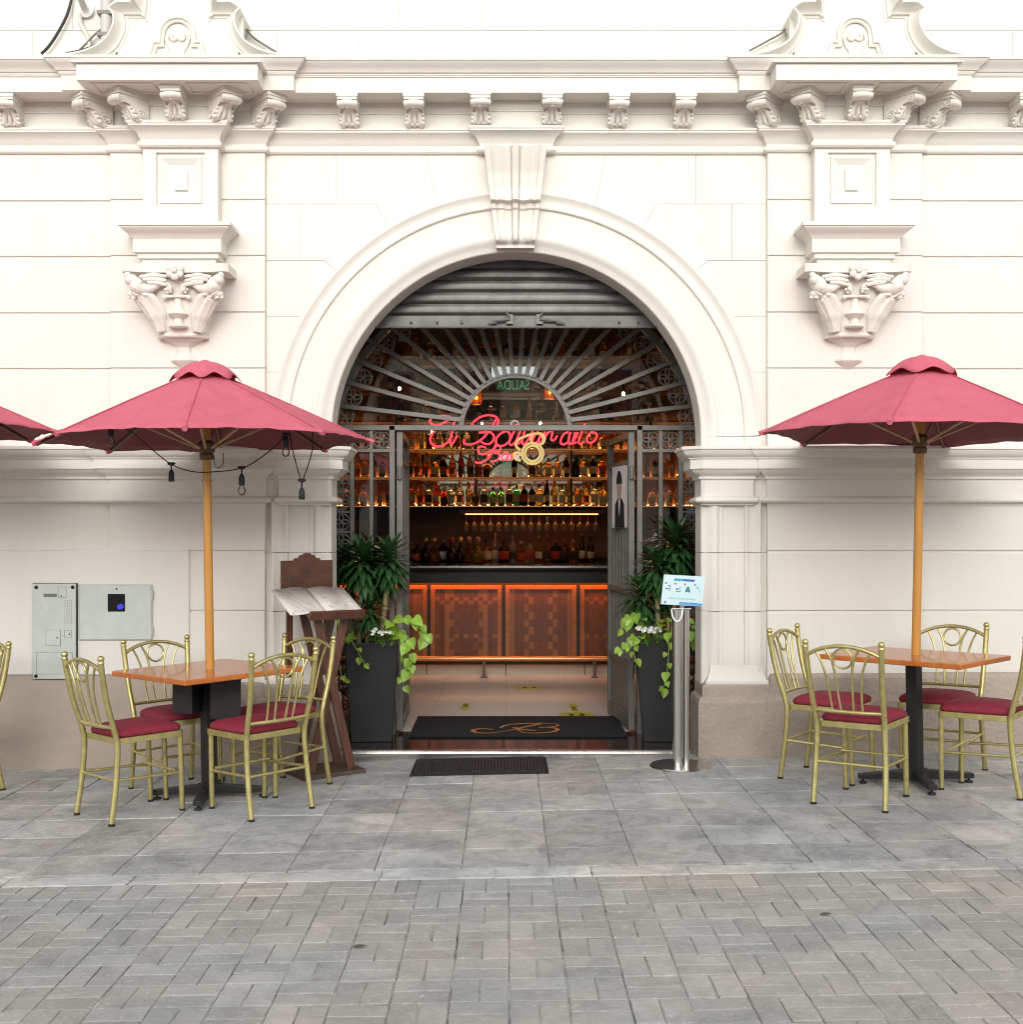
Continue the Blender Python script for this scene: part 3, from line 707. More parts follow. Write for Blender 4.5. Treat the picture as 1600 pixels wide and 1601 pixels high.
for j in range(NV):
    fs += [(j*(NU+1), (j+1)*(NU+1), b+2*j+2, b+2*j), (j*(NU+1)+NU, b+2*j+1, b+2*j+3, (j+1)*(NU+1)+NU)]
fs.append(tuple(NV*(NU+1)+i for i in range(NU+1))+(b+2*NV+1, b+2*NV))
q.add(vs, fs); q.build('keystone', M['relief'], B, smooth=30)

# ------------------------------------------------------------------ entrance recess and bar room (part of the building)
YG = 8.68; RH = 1.40; ZF = .03
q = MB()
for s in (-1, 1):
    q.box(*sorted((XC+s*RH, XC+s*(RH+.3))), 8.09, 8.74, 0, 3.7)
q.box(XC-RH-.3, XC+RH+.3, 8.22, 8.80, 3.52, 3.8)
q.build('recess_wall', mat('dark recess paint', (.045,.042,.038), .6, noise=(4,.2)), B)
q = MB()
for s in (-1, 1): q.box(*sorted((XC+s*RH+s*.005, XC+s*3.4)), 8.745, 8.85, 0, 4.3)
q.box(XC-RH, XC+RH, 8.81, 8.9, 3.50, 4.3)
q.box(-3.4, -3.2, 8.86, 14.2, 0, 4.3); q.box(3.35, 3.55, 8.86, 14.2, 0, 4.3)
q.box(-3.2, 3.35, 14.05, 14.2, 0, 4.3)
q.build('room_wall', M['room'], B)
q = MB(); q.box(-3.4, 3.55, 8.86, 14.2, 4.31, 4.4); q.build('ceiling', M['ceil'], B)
q = MB(); q.box(-3.2, 3.35, 8.78, 14.05, -.1, ZF); tag(q.build('floor', M['floor']), kind='structure')
q = MB(); q.box(XC-RH-.2, XC+RH+.2, 8.02, 8.776, -.1, ZF-.003); tag(q.build('entrance_floor', M['blacktile']), kind='structure')
q = MB(); q.box(-1.17, 1.36, 7.965, 8.018, -.08, ZF+.006); q.box(-1.17, 1.36, 7.93, 7.963, -.08, ZF-.012)
tag(q.build('door_sill', M['steel']), 'long pale metal threshold strip along the front of the entrance', 'threshold')

# roller shutter
RS = empty('roller_shutter', (XC, 8.12, 3.2), 'dark grey rolled-up slatted shutter filling the top of the arch', 'roller shutter'); RS.location = (0,0,0)
q = MB(); prof = []
zr = 2.985
yy = 8.12
def zpx(py, Y): return H-(py-VY)*Y/F
zb0, zb1 = zpx(512,8.12), zpx(494,8.12)
rows_ = [zb1+.004+i*.081 for i in range(9)]
for z in rows_:
    prof += [(yy, z), (yy-.004, z+.006), (yy-.012, z+.018), (yy-.014, z+.045), (yy-.010, z+.062), (yy+.006, z+.068), (yy+.008, z+.078)]
vs = []; 
for y, z in prof: vs += [(XC-1.34, y, z), (XC+1.34, y, z)]
q.add(vs, [(2*i, 2*i+1, 2*i+3, 2*i+2) for i in range(len(prof)-1)])
q.build('slat_curtain', M['shutter'], RS, smooth=25)
q = MB(); q.box(XC-1.34, XC+1.34, yy-.02, yy+.02, zb0, zb1); q.box(XC-1.34, XC+1.34, yy-.045, yy-.02, zb0-.012, zb0+.002)
q.build('bottom_rail', M['shutter'], RS, bevel=.004)
for k, (a, b_) in enumerate(((797, 770), (844, 877))):
    q = MB(); c = P(a, 498, yy-.03); e = P(b_, 503, yy-.03)
    q.box(c.x-.022, c.x+.022, yy-.05, yy-.02, c.z-.04, c.z+.025); q.tube([c+Vector((0,-.03,-.01)), Vector((e.x, yy-.05, e.z))], .009, 8)
    q.tube([c+Vector((0,-.035,.0)), c+Vector((.02 if k else -.02,-.05,.035))], .008, 6)
    q.tube([Vector((e.x-.03,yy-.05,e.z-.012)), Vector((e.x+.03,yy-.05,e.z-.012))], .006, 6)
    q.build('latch', M['iron'], RS, smooth=40)
for px in (601, 643, 684, 722, 968, 998):
    q = MB(); c = P(px, 505, yy-.02); q.ball((c.x, yy-.02, c.z), .012, 8, sc=(1,.5,1)); q.build('rivet', M['shutter'], RS, smooth=60)

# iron gate
G = empty('iron_gate', (0,0,0), 'grey wrought iron gate with sunburst fanlight, rosettes and two open leaves', 'gate')
def PG(px, py): return P(px, py, YG)
def bar(q, x0, x1, y0, y1, dy=.03, yc=YG):
    a = P(x0, y0, yc); b = P(x1, y1, yc)
    q.box(min(a.x,b.x), max(a.x,b.x), yc-dy, yc+dy, min(a.z,b.z), max(a.z,b.z))
q = MB(); bar(q, 506, 1096, 665.3, 673.5, .035); q.build('transom_bar', M['iron'], G, bevel=.003)
q = MB(); fc = PG(806, 673)
rin, rou = .385, .418
n = 40
vs = []
for i in range(n+1):
    a = pi*i/n
    for r_, y in ((rin, YG-.03), (rou, YG-.03), (rou, YG+.03), (rin, YG+.03)): vs.append((fc.x-r_*cos(a), y, fc.z+r_*sin(a)))
q.add(vs, [(4*i+j, 4*i+(j+1) % 4, 4*i+4+(j+1) % 4, 4*i+4+j) for i in range(n) for j in range(4)])
q.build('fan_hub', M['iron'], G)
for k in range(22):
    a = R(6.6+k*(180-13.2)/21)
    q = MB(); d_ = Vector((-cos(a), 0, sin(a))); nrm = Vector((sin(a), 0, cos(a)))
    r0, r1 = rou-.012, 1.40
    fr0 = PG(807, 667); c0, c1 = fr0+d_*(r0-.03*sin(a)), fr0+d_*r1
    w_ = .0160
    vs = [c0-nrm*w_, c0+nrm*w_, c1+nrm*w_, c1-nrm*w_]
    q.add([v+Vector((0,-.042,0)) for v in vs]+[v+Vector((0,-.008,0)) for v in vs], [(0,1,2,3),(7,6,5,4),(0,4,5,1),(1,5,6,2),(2,6,7,3),(3,7,4,0)])
    q.build('fan_ray', M['iron'], G, bevel=.002)
def rosette(c, r, parent=G):
    q = MB()
    q.tube([c+Vector((r*cos(2*pi*i/28), 0, r*sin(2*pi*i/28))) for i in range(28)], .0065, 6, closed=True)
    for k in range(4):
        a = k*pi/2
        def pt(t, s): # petal as two arcs
            rr = .06*r+t*.90*r; off = s*.26*r*sin(pi*t)
            return c+Vector((rr*cos(a)-off*sin(a), 0, rr*sin(a)+off*cos(a)))
        for s in (-1, 1): q.tube([pt(i/8, s) for i in range(9)], .0055, 5)
    q.ball(c, .012, 6)
    return q.build('rosette', M['iron'], parent, smooth=50)
for x, y in ((539,651),(552,621),(567,591),(584,563),(603,536),(628,519),(1075,651),(1060,618),(1044,589),(1025,564),(1006,539),(982,519)): rosette(PG(x, y)+Vector((0,.01,0)), .064)
q = MB()
for r0, r1 in ((1.245, 1.27),):
    vs = []; cc = PG(807, 725)
    for i in range(n+1):
        a = pi*i/n
        for r_, y in ((r0+.105, YG-.02), (r1+.13, YG-.02), (r1+.13, YG+.02), (r0+.105, YG+.02)): vs.append((cc.x-r_*cos(a), y, cc.z+r_*sin(a)))
    q.add(vs, [(4*i+j, 4*i+(j+1) % 4, 4*i+4+(j+1) % 4, 4*i+4+j) for i in range(3,n-3) for j in range(4)])
q.build('outer_arc', M['iron'], G)
YB = 1149
for side, bars, col_ in ((-1, ((548,554),(578.5,584),(609.6,618)), (519,548)), (1, ((1061,1067.5),(1030,1036),(996,1004)), (1067.5,1096))):
    for i, (a, b_) in enumerate(bars):
        q = MB(); bar(q, a, b_, 667 if i < 2 else 666, YB, .025+.01*(i == 2)); q.build('upright', M['iron'], G, bevel=.002)
    q = MB(); xa, xb_ = (519, 614) if side < 0 else (1000, 1096); bar(q, xa, xb_, 702.3, 707.6, .028); q.build('cross_rail', M['iron'], G, bevel=.002)
    q = MB(); bar(q, xa, xb_, 1120, YB, .028); q.build('kick_rail', M['iron'], G, bevel=.002)
    mids = [(bars[0][1]+bars[1][0])/2, (bars[1][1]+bars[2][0])/2, (col_[0]+col_[1])/2] if side < 0 else [(bars[0][0]+bars[1][1])/2, (bars[1][0]+bars[2][1])/2, (col_[0]+col_[1])/2]
    for m_ in mids: rosette(PG(m_, 688), .062)
    for k in range(13):
        yv = 722+k*31.3
        rosette(PG(mids[2], yv), .062)
        if k: 
            q = MB(); bar(q, col_[0], col_[1], yv-17.3, yv-14, .015); q.build('rung', M['iron'], G)
    # glass panes behind the bars
    for a, b_ in (((554,578.5),(584,609.6),(519,548)) if side < 0 else ((1036,1061),(1004,1030),(1067.5,1096))):
        q = MB(); bar(q, a-2, b_+2, 672, 1130, .003, YG+.045); q.build('glass_pane', M['pane'], G)
# fanlight glass
q = MB(); vs = []
for y in (YG+.040, YG+.046):
    vs += [(fc.x-1.36, y, fc.z-.02), (fc.x+1.36, y, fc.z-.02), (fc.x+1.36, y, 3.5), (fc.x-1.36, y, 3.5)]
q.add(vs, [(0,1,2,3),(7,6,5,4),(0,4,5,1),(1,5,6,2),(2,6,7,3),(3,7,4,0)]); q.build('fanlight_glass', M['pane'], G)
# open leaves
def leaf(hx, hy, ex, ey, name='gate_leaf'):
    Lf = empty(name, (hx, hy, 0), parent=G); L_ = sqrt((ex-hx)**2+(ey-hy)**2); Lf.rotation_euler = (0,0,atan2(ey-hy, ex-hx))
    zt, z0 = 2.255, .10
    q = MB()
    for x in (.0, L_-.05): q.box(x, x+.05, -.022, .022, z0-.05, zt)
    q.box(.05, L_-.05, -.02, .02, zt-.05, zt-.001); q.box(.05, L_-.05, -.02, .02, z0-.04, z0+.06); q.box(.05, L_-.05, -.02, .02, 1.05, 1.09); q.box(.05, L_-.05,-.02,.02,.52,.56); q.box(.05, L_-.05,-.02,.02,2.02,2.05)
    q.build('leaf_frame', M['iron'], Lf, bevel=.002)
    for k in range(1, 6):
        q = MB(); x = .05+(L_-.1)*k/6; q.box(x-.012, x+.012, -.012, .012, .56, 2.02); q.build('leaf_bar', M['iron'], Lf)
    q = MB(); q.box(.05, L_-.05, -.004, .004, .16, .52); q.build('kick_panel', M['iron'], Lf)
    for k in range(5):
        c = Vector((.12+(L_-.24)*k/4, -.02, .30)); q = MB()
        sp = [c+Vector(((.10-.0035*i)*cos(i*.42)*.75, 0, (.10-.0035*i)*sin(i*.42))) for i in range(24)]
        q.tube(sp, .011, 6); q.build('scroll', M['iron'], Lf, smooth=50)
    for k in range(4): 
        q = MB(); c = Vector((.14+(L_-.28)*k/3, -.02, .12)); q.ball(c, .03, 8, sc=(1,.6,1)); q.build('boss', M['iron'], Lf, smooth=50)
    for z in (.5, 1.95):
        q = MB(); q.tube([(-.015,0,z-.05),(-.015,0,z+.05)], .016, 8); q.build('hinge', M['iron'], Lf)
    return Lf
hr = P(988, 700, YG); hl = P(625, 700, YG)
leaf(hr.x, YG, P(954, 700, 9.52).x, 9.52); leaf(hl.x, YG, -.800, 9.5)

# poster on the right leaf
PO = empty('portrait_poster', (0,0,0), 'small white portrait poster of a dark-suited figure on the open right gate leaf', 'poster')
pa = P(972, 735, 9.0); pb = P(950, 738, 9.42)
PO.location = (.875, 9.0, 1.78); PO.rotation_euler = (0, 0, atan2(9.40-8.98, .815-.895)+pi)
ww = .20; q = MB()
q.box(-.21, .21, -.004, .004, -.235, .235); q.build('sheet', M['white'], PO)
q = MB(); q.prism([(-.13,-.234),(.13,-.234),(.12,-.06),(.05,-.01),(-.05,-.01),(-.12,-.06)], .0045, .006, lambda u,v,t: (u,-t,v)); q.prism([(-.13,-.234),(.13,-.234),(.12,-.06),(.05,-.01),(-.05,-.01),(-.12,-.06)], .0045, .006, lambda u,v,t: (u,t,v)); q.build('suit', M['hole'], PO)
for sgn in (-1, 1):
    q = MB(); q.prism([(.065*cos(2*pi*i/20), .07+.10*sin(2*pi*i/20)) for i in range(20)], .0065, .0075, lambda u,v,t: (u,sgn*t,v)); q.build('face', mat('printed skin', (.5,.33,.24), .6), PO)
    q = MB(); q.prism([(.075*cos(pi*i/12), .10+.10*sin(pi*i/12)) for i in range(13)], .0078, .0085, lambda u,v,t: (u,sgn*t,v)); q.build('hair', M['hole'], PO)
    q = MB(); q.prism([(-.03,-.02),(.03,-.02),(0,-.15)], .0066, .0072, lambda u,v,t: (u,sgn*t,v)); q.build('shirt', M['white'], PO)

# exit sign hung inside the fanlight, read from the back
ES = empty('exit_sign', P(803, 600, 8.85), 'white emergency light box with green SALIDA lettering seen from behind the fanlight', 'sign')
q = MB(); q.box(-.165, .165, -.03, .03, .045, .125); q.build('light_box', mat('emergency light diffuser', (.7,.74,.73), .4, emis=((.8,.9,.88), .55)), ES, bevel=.006)
q = MB(); q.box(-.155, .155, -.003, .003, -.06, .045); q.build('acrylic_panel', M['clear'], ES)
td = bpy.data.curves.new('lettering', 'FONT'); td.body = 'SALIDA'; td.size = .105; td.extrude = .0015; td.align_x = 'CENTER'; td.align_y = 'CENTER'
td.materials.append(mat('green sign ink', (.05,.42,.18), .5, emis=((.06,.50,.22), .35)))
def text_mesh(td, name, parent, loc, rot, sx=1):
    o = bpy.data.objects.new(name, td); COL.objects.link(o)
    dg = bpy.context.evaluated_depsgraph_get(); me = bpy.data.meshes.new_from_object(o.evaluated_get(dg))
    bpy.data.objects.remove(o); o = bpy.data.objects.new(name, me); COL.objects.link(o); o.parent = parent
    o.location = loc; o.rotation_euler = rot; o.scale = (sx, 1, 1); return o
text_mesh(td, 'lettering', ES, (0, .006, -.012), (R(90), 0, pi), .72)

# neon sign
NZ = 8.98
NS = empty('neon_sign', P(805, 690, NZ), 'red script neon sign with yellow emblem hanging behind the gate transom', 'neon sign')
def n4(u, v): return P(640+.2*u, 640+.2*v, NZ)-Vector(NS.location)
def neon(name, pts, r=.0076, m='redneon', closed=False):
    q = MB(); q.tube(spline([n4(*p) for p in pts], 6, closed), r, 7, closed=closed); q.build(name, M[m], NS, smooth=60)
neon('letter', [(330,75),(290,95),(215,128),(172,112),(166,78),(205,55),(290,52),(320,62)])
neon('letter', [(280,140),(215,160),(172,205),(168,255),(200,288),(245,288),(300,258),(340,205)])
neon('letter', [(352,98),(345,150),(325,215),(320,258),(338,268),(375,205)])
neon('letter', [(690,62),(655,120),(610,190),(545,250),(480,275),(432,265),(432,235)])
neon('letter', [(482,150),(500,105),(555,62),(620,46),(680,60),(696,100),(672,148),(600,178),(545,182)])
neon('letter', [(575,172),(630,178),(660,205),(655,245),(620,272),(575,262),(552,240)])
neon('letter', [(790,205),(770,172),(730,180),(690,215),(678,255),(700,285),(745,280),(785,245),(790,205)])
neon('letter', [(835,115),(825,160),(795,225),(782,265),(800,280),(830,255)])
neon('letter', [(872,165),(850,215),(832,258),(848,272),(880,245)])
neon('letter', [(905,165),(890,220),(885,268),(905,268),(945,215),(968,165)])
neon('letter', [(1010,175),(985,200),(965,245),(975,268),(1005,250),(1030,190),(1015,250),(1030,268)])
neon('letter', [(1055,175),(1060,190),(1050,250),(1070,205),(1100,170),(1120,180),(1110,235),(1135,240),(1158,205)])
neon('letter', [(1245,178),(1215,190),(1190,225),(1185,262),(1210,275),(1250,250)])
neon('letter', [(1262,178),(1248,230),(1250,265),(1275,262),(1320,180)])
neon('letter', [(1300,180),(1282,235),(1285,265),(1310,255)])
neon('letter', [(1375,110),(1350,180),(1325,250),(1340,270),(1370,250)])
neon('letter', [(1330,160),(1375,152),(1420,150)])
neon('letter', [(1460,190),(1425,180),(1395,215),(1392,250),(1420,262),(1455,240),(1468,205),(1460,190)])
neon('letter', [(600,300),(560,290),(540,310),(548,345),(590,350),(660,310),(690,275)], .007)
neon('letter', [(680,268),(650,330),(615,385),(575,410),(530,420),(520,405)], .007)
neon('letter', [(690,275),(715,300),(700,325),(665,335),(700,345),(705,375),(680,400),(640,408)], .007)
neon('letter', [(775,345),(745,345),(725,375),(730,395),(755,390),(778,350),(770,390),(785,398)], .007)
neon('letter', [(800,350),(798,395),(815,355),(838,345),(845,360)], .007)
for c, r_ in (((965,345),82),((965,345),60),((1000,235),48)):
    neon('emblem', [(c[0]+r_*cos(2*pi*i/16), c[1]+r_*sin(2*pi*i/16)) for i in range(16)], .009, 'yelneon', True)
neon('emblem', [(870,320),(835,285),(850,240),(900,215),(960,195),(1030,190),(1060,225),(1040,275)], .010, 'yelneon')
neon('emblem', [(880,360),(850,340),(820,350),(830,385),(870,400)], .011, 'yelneon')
q = MB(); f0 = lambda x, y: P(x, y, NZ+.04)-Vector(NS.location)
for pts in (((775,668),(775,622),(839,622),(839,668)), ((775,640),(763,640)), ((775,624.5),(763,624.5)), ((839,632),(852,632)), ((839,643),(852,643)), ((690,658),(930,658)), ((690,664),(930,664))):
    q.tube([f0(*p) for p in pts], .004, 6)
q.build('support_frame', M['iron'], NS)
for k, (a, b_) in enumerate(((775,668),(806,668),(839,668))):
    q = MB(); q.tube([P(a, b_-8, NZ)-Vector(NS.location), P(a, 667, NZ)-Vector(NS.location), P(a, 667, YG+.03)-Vector(NS.location)], .007, 6); q.build('hook', M['iron'], NS)
# white ring ornament on the transom
c = P(805, 664, 8.80)
RG = empty('ring_lamp', c, 'small white ring ornament with two curved wires above the transom', 'ornament')
q = MB(); q.tube([(.028*cos(2*pi*i/20), 0, .028*sin(2*pi*i/20)) for i in range(20)], .0085, 8, closed=True); q.build('ring', M['white'], RG, smooth=60)
for pts in (((0,0,.03),(-.005,0,.05),(-.03,0,.066)), ((0,0,.03),(.002,0,.07),(.014,0,.1))):
    q = MB(); q.tube(spline(pts, 4), .0035, 6); q.build('wire', M['iron'], RG)

# ------------------------------------------------------------------ bar counter
YB0 = 12.15
BC = empty('bar_counter', (0, YB0, ZF), 'dark bar counter with orange-lit inlaid wood panels and foot rail', 'bar counter'); BC.location = (0,0,0)
xl, xr = -2.6, 2.7
q = MB(); q.box(xl, xr, YB0-.22, YB0+.5, 1.128, 1.168); q.build('counter_top', M['bartop'], BC, bevel=.006)
q = MB(); q.box(xl, xr, YB0-.226, YB0-.221, 1.145, 1.166); q.build('edge_trim', M['steel'], BC)
q = MB(); q.box(xl, xr, YB0-.10, YB0-.075, .985, 1.127); q.box(xl, xr, YB0-.0749, YB0+.5, 1.06, 1.127); q.build('fascia', mat('black fascia', (.018,.017,.016), .35), BC)
q = MB(); q.box(xl, xr, YB0+.012, YB0+.5, .14, .984); q.build('body', mat('dark carcass', (.03,.02,.015), .5), BC)
q = MB(); q.box(xl, xr, YB0+.06, YB0+.5, ZF, .139); q.build('kick_base', tile_mat('pale kick tile', (.55,.47,.36), (.2,.16,.12), .82, .5, .3, .03, .008), BC)
q = MB(); q.box(xl, xr, YB0-.068, YB0-.045, 1.035, 1.055); q.build('led_strip', M['orangeled'], BC)
# inlaid panels
def inlay():
    m = mat('inlaid parquet', (.2,.07,.03), .35, coat=.2); N = m.node_tree.nodes; L = m.node_tree.links; b = N['Principled BSDF']
    tc = N.new('ShaderNodeTexCoord')
    at = N.new('ShaderNodeAttribute'); at.attribute_name = 'tone'
    nz = N.new('ShaderNodeTexNoise'); nz.inputs['Scale'].default_value = 4; nz.inputs['Detail'].default_value = 8
    mp = N.new('ShaderNodeMapping'); mp.inputs['Scale'].default_value = (12,1,1.2); L.new(tc.outputs['Object'], mp.inputs[0]); L.new(mp.outputs[0], nz.inputs['Vector'])
    ad = N.new('ShaderNodeMath'); ad.operation = 'MULTIPLY_ADD'; L.new(nz.outputs['Fac'], ad.inputs[0]); ad.inputs[1].default_value = .35; L.new(at.outputs['Fac'], ad.inputs[2])
    cr = N.new('ShaderNodeValToRGB'); cr.color_ramp.elements[0].position = .1; cr.color_ramp.elements[0].color = (.10,.034,.017,1); cr.color_ramp.elements[1].position = 1.1 if False else 1.0; cr.color_ramp.elements[1].color = (.32,.12,.045,1)
    L.new(ad.outputs[0], cr.inputs[0]); L.new(cr.outputs[0], b.inputs['Base Color']); return m
M['inlay'] = inlay()
pw = .735; x = -2.55; k = 0
x_first = (P(673.5, 900, YB0).x) - 3*.772
for k in range(7):
    xa = x_first+k*.772; xb_ = xa+pw
    if xb_ > xr: break
    fr_ = MB()
    for poly in (((xa,.175),(xb_,.175),(xb_-.045,.22),(xa+.045,.22)), ((xa,.96),(xa+.045,.915),(xb_-.045,.915),(xb_,.96)), ((xa,.175),(xa+.045,.22),(xa+.045,.915),(xa,.96)), ((xb_,.175),(xb_,.96),(xb_-.045,.915),(xb_-.045,.22))):
        fr_.prism(list(poly), 0, .022, lambda u, v, t: (u, YB0+.01-t, v))
    pf = fr_.build('panel_frame', M['orangewood'], BC, bevel=.003)
    pm = MB(); nx, nz_ = 13, 18; rnd = random.Random(k*5+3)
    cw = (pw-.09)/nx; chh = .695/nz_
    base_col = [rnd.choice((.1,.25,.6,.75)) for _ in range(7)]
    colv = [[0]*nz_ for _ in range(nx)]
    for i in range(nx):
        ii_ = min(i, nx-1-i)
        for j in range(nz_):
            v = base_col[ii_]
            if ii_ >= 3 and (j // 2) % 2 == (ii_ % 2): v = .12
            if ii_ >= 5: v = .12
            if k % 2 == 1 and j in (5, 14, 15) : v = .7 if (i+j) % 2 else .15
            colv[i][j] = v
    for i in range(nx):
        for j in range(nz_):
            pm.add([(xa+.045+i*cw, YB0+.006, .22+j*chh), (xa+.045+(i+1)*cw, YB0+.006, .22+j*chh), (xa+.045+(i+1)*cw, YB0+.006, .22+(j+1)*chh), (xa+.045+i*cw, YB0+.006, .22+(j+1)*chh)], [(0,1,2,3)], 0, colv[i][j]+rnd.uniform(-.05,.05))
    pm.build('inlay_panel', M['inlay'], pf)
q = MB(); q.tube([(xl, YB0-.20, .225), (xr, YB0-.20, .225)], .026, 12); q.build('foot_rail', M['brass'], BC, smooth=60)
for px in (757, 930, 584, 1104):
    q = MB(); xx = P(px, 1040, YB0-.2).x; q.tube([(xx, YB0-.2, .2), (xx, YB0-.2, ZF)], .016, 8); q.tube([(xx, YB0-.2, .225), (xx, YB0+.02, .225)], .012, 8); q.lathe([(.035,0),(.035,.012),(.016,.016)], (xx, YB0-.2, ZF), 12); q.build('rail_post', M['iron'], BC, smooth=40)

# ------------------------------------------------------------------ back bar
YS0, YS1 = 13.62, 13.96
BB = empty('back_bar', (0,0,0), 'tall dark wood back bar with lit bottle shelves and mirror', 'shelving')
ZSH = [1.815, 2.145, 2.470, 2.80, 3.14, 3.52]
sx0, sx1 = -2.3, 2.5
for i, z in enumerate(ZSH):
    q = MB(); q.box(sx0, sx1, YS0, YS1, z-.022, z); q.build('shelf_board', M['shelfwood'], BB, bevel=.002)
    q = MB(); q.box(sx0, sx1, YS0-.004, YS0-.0005, z-.016, z-.009); q.build('edge_led', M['edgeled'] if i < 3 else M['dimled'] if False else M['shelfwood'], BB)
    q = MB(); q.box(sx0, sx1, YS1-.03, YS1-.015, z+.001, z+.009); q.build('back_led', M['amberled'] if i < 3 else M['dimled'], BB)
for px in (744, 894, 620, 1010):
    xx = P(px, 750, YS0).x; q = MB(); q.box(xx-.012, xx+.012, YS0+.01, YS1, 1.76, 4.0); q.build('divider', M['darkwood'], BB)
q = MB(); q.box(-1.02, 1.15, 13.985, 13.99, 1.80, 4.0); q.build('mirror', M['mirror'], BB)
q = MB(); q.box(sx0-.05, -1.03, 13.97, 14.0, 1.2, 4.0); q.box(1.16, sx1+.05, 13.97, 14.0, 1.2, 4.0); q.box(-1.03, 1.16, 13.97, 14.0, 1.2, 1.79); q.build('back_panel', mat('back bar panel', (.11,.05,.022), .4, noise=(3,.2)), BB)
q = MB(); q.box(sx0, sx1, 13.30, 13.96, ZF, 1.15); q.build('back_counter', mat('dark cabinet', (.02,.015,.012), .35), BB)
q = MB(); q.box(P(720,800,13.4).x, P(945,800,13.4).x, 13.36, 13.6, P(0,803,13.36).z, P(0,797,13.36).z); q.build('glass_rack', M['shelfwood'], BB, bevel=.003)
q = MB(); q.box(P(728,800,13.4).x, P(935,800,13.4).x, 13.37, 13.42, P(0,803.6,13.36).z-.005, P(0,803.2,13.36).z-.001); q.build('rack_led', emit('rack led', (1,.30,.06), 7), BB)
# bottles
def glassm(name, col, rough=.06):
    m = mat(name, col, rough, trans=.85, ior=1.35); return m
BC_ = {'amber': glassm('amber glass', (.75,.30,.06)), 'clear': glassm('clear glass', (.92,.90,.82)), 'green': glassm('green glass', (.12,.62,.14)),
       'dark': mat('dark bottle', (.016,.012,.010), .12), 'red': glassm('red liqueur', (.75,.07,.04)), 'teal': glassm('teal glass', (.05,.45,.30)),
       'golden': glassm('golden spirit', (.92,.62,.16)), 'blue': glassm('pale blue glass', (.45,.60,.75))}
LB_ = [mat('cream label', (.62,.52,.36), .6), mat('dark label', (.05,.035,.03), .6), mat('red label', (.45,.06,.04), .6), mat('white label', (.7,.68,.62), .6)]
CP_ = [mat('black cap', (.02,.02,.02), .4), mat('gold cap', (.6,.4,.14), .35, .8), mat('red cap', (.35,.03,.03), .4), mat('wooden stopper', (.3,.18,.09), .6)]
SHAPES = {
 'tall': ([(.030,0),(.034,.004),(.035,.02),(.035,.05),(.0355,.051),(.0355,.12),(.035,.121),(.035,.165),(.028,.19),(.014,.212),(.0125,.255),(.0135,.256),(.0135,.285),(.001,.288)], (4,5), 10),
 'stout': ([(.040,0),(.045,.005),(.046,.03),(.0465,.031),(.0465,.10),(.046,.101),(.046,.125),(.035,.155),(.016,.175),(.015,.20),(.020,.201),(.020,.228),(.001,.232)], (3,4), 9),
 'square': ([(.038,0),(.042,.004),(.042,.04),(.0425,.041),(.0425,.125),(.042,.126),(.042,.155),(.030,.178),(.015,.190),(.015,.215),(.017,.216),(.017,.245),(.001,.247)], (3,4), 9),
 'slim': ([(.026,0),(.029,.004),(.029,.05),(.0295,.051),(.0295,.13),(.029,.131),(.028,.19),(.018,.23),(.012,.25),(.012,.285),(.0135,.286),(.0135,.31),(.001,.312)], (3,4), 9),
 'round': ([(.022,0),(.030,.004),(.052,.035),(.058,.07),(.050,.105),(.030,.13),(.016,.145),(.014,.185),(.022,.19),(.028,.21),(.020,.235),(.001,.245)], (-1,-1), 7)}
_cache = {}
def bottle(shape, colour, lab, cap):
    key = (shape, colour, lab, cap)
    if key not in _cache:
        prof, lr, capi = SHAPES[shape]
        q = MB(); n_ = 4 if shape == 'square' else 12
        if shape == 'square':
            q.lathe([(r*(1.32 if i < 7 else 1.1 if i == 7 else 1), z) for i, (r, z) in enumerate(prof)], (0,0,0), 4, 0, lambda i: 1 if lr[0] <= i <= lr[1] else 2 if i >= capi else 0)
        else: q.lathe(prof, (0,0,0), n_, 0, lambda i: 1 if lr[0] <= i <= lr[1] else 2 if i >= capi else 0)
        o = q.build('bottle', [BC_[colour], LB_[lab], CP_[cap]], smooth=50)
        _cache[key] = o.data; bpy.data.objects.remove(o)
    o = bpy.data.objects.new('bottle', _cache[key]); COL.objects.link(o); return o
rb = random.Random(11)
SHELFN = ['lowest lit shelf', 'second lit shelf from below', 'third lit shelf from below', 'fourth shelf from below', 'fifth shelf from below', 'topmost shelf']
mainseq = ['amber','amber','clear','red','red','blue','clear','golden','golden','clear','green','green','clear','teal','dark','dark','golden','dark','golden','clear','golden','amber','golden','clear','golden','clear']
for si, z in enumerate(ZSH):
    sp = (.092, .098, .105, .15, .15, .15)[si]
    lo, hi = (-1.85, 2.05) if si < 3 else (-1.5, 1.75)
    xs_ = []; x = lo
    while x < hi: xs_.append(x); x += sp*rb.uniform(.92, 1.12)
    for i, x in enumerate(xs_):
        if si == 0:
            j = int((x+1.1)/.092); colr = mainseq[max(0, min(j, len(mainseq)-1))]
        else: colr = rb.choice(['amber','amber','dark','dark','golden','red','amber'] if si == 1 else ['amber','golden','clear','dark','amber'])
        if si == 1 and -.15 < x < .35 and rb.random() < .6: continue
        if si == 2 and -.35 < x < .75: continue
        sh = rb.choice(['tall','stout','square','slim','tall','square'])
        o = bottle(sh, colr, rb.randrange(4), rb.randrange(4)); s_ = rb.uniform(.9, 1.03)
        o.location = (x, 13.74+rb.uniform(-.03,.03), z+.0005); o.rotation_euler = (0,0,rb.uniform(-.2,.2) if sh == 'square' else rb.uniform(0,6)); o.scale = (s_, s_, s_)
        tag(o, '%s %s bottle, %s from left on the %s' % (sh, colr, ORD[i+1], SHELFN[si]), 'bottle', 'bottles on the back bar shelves')
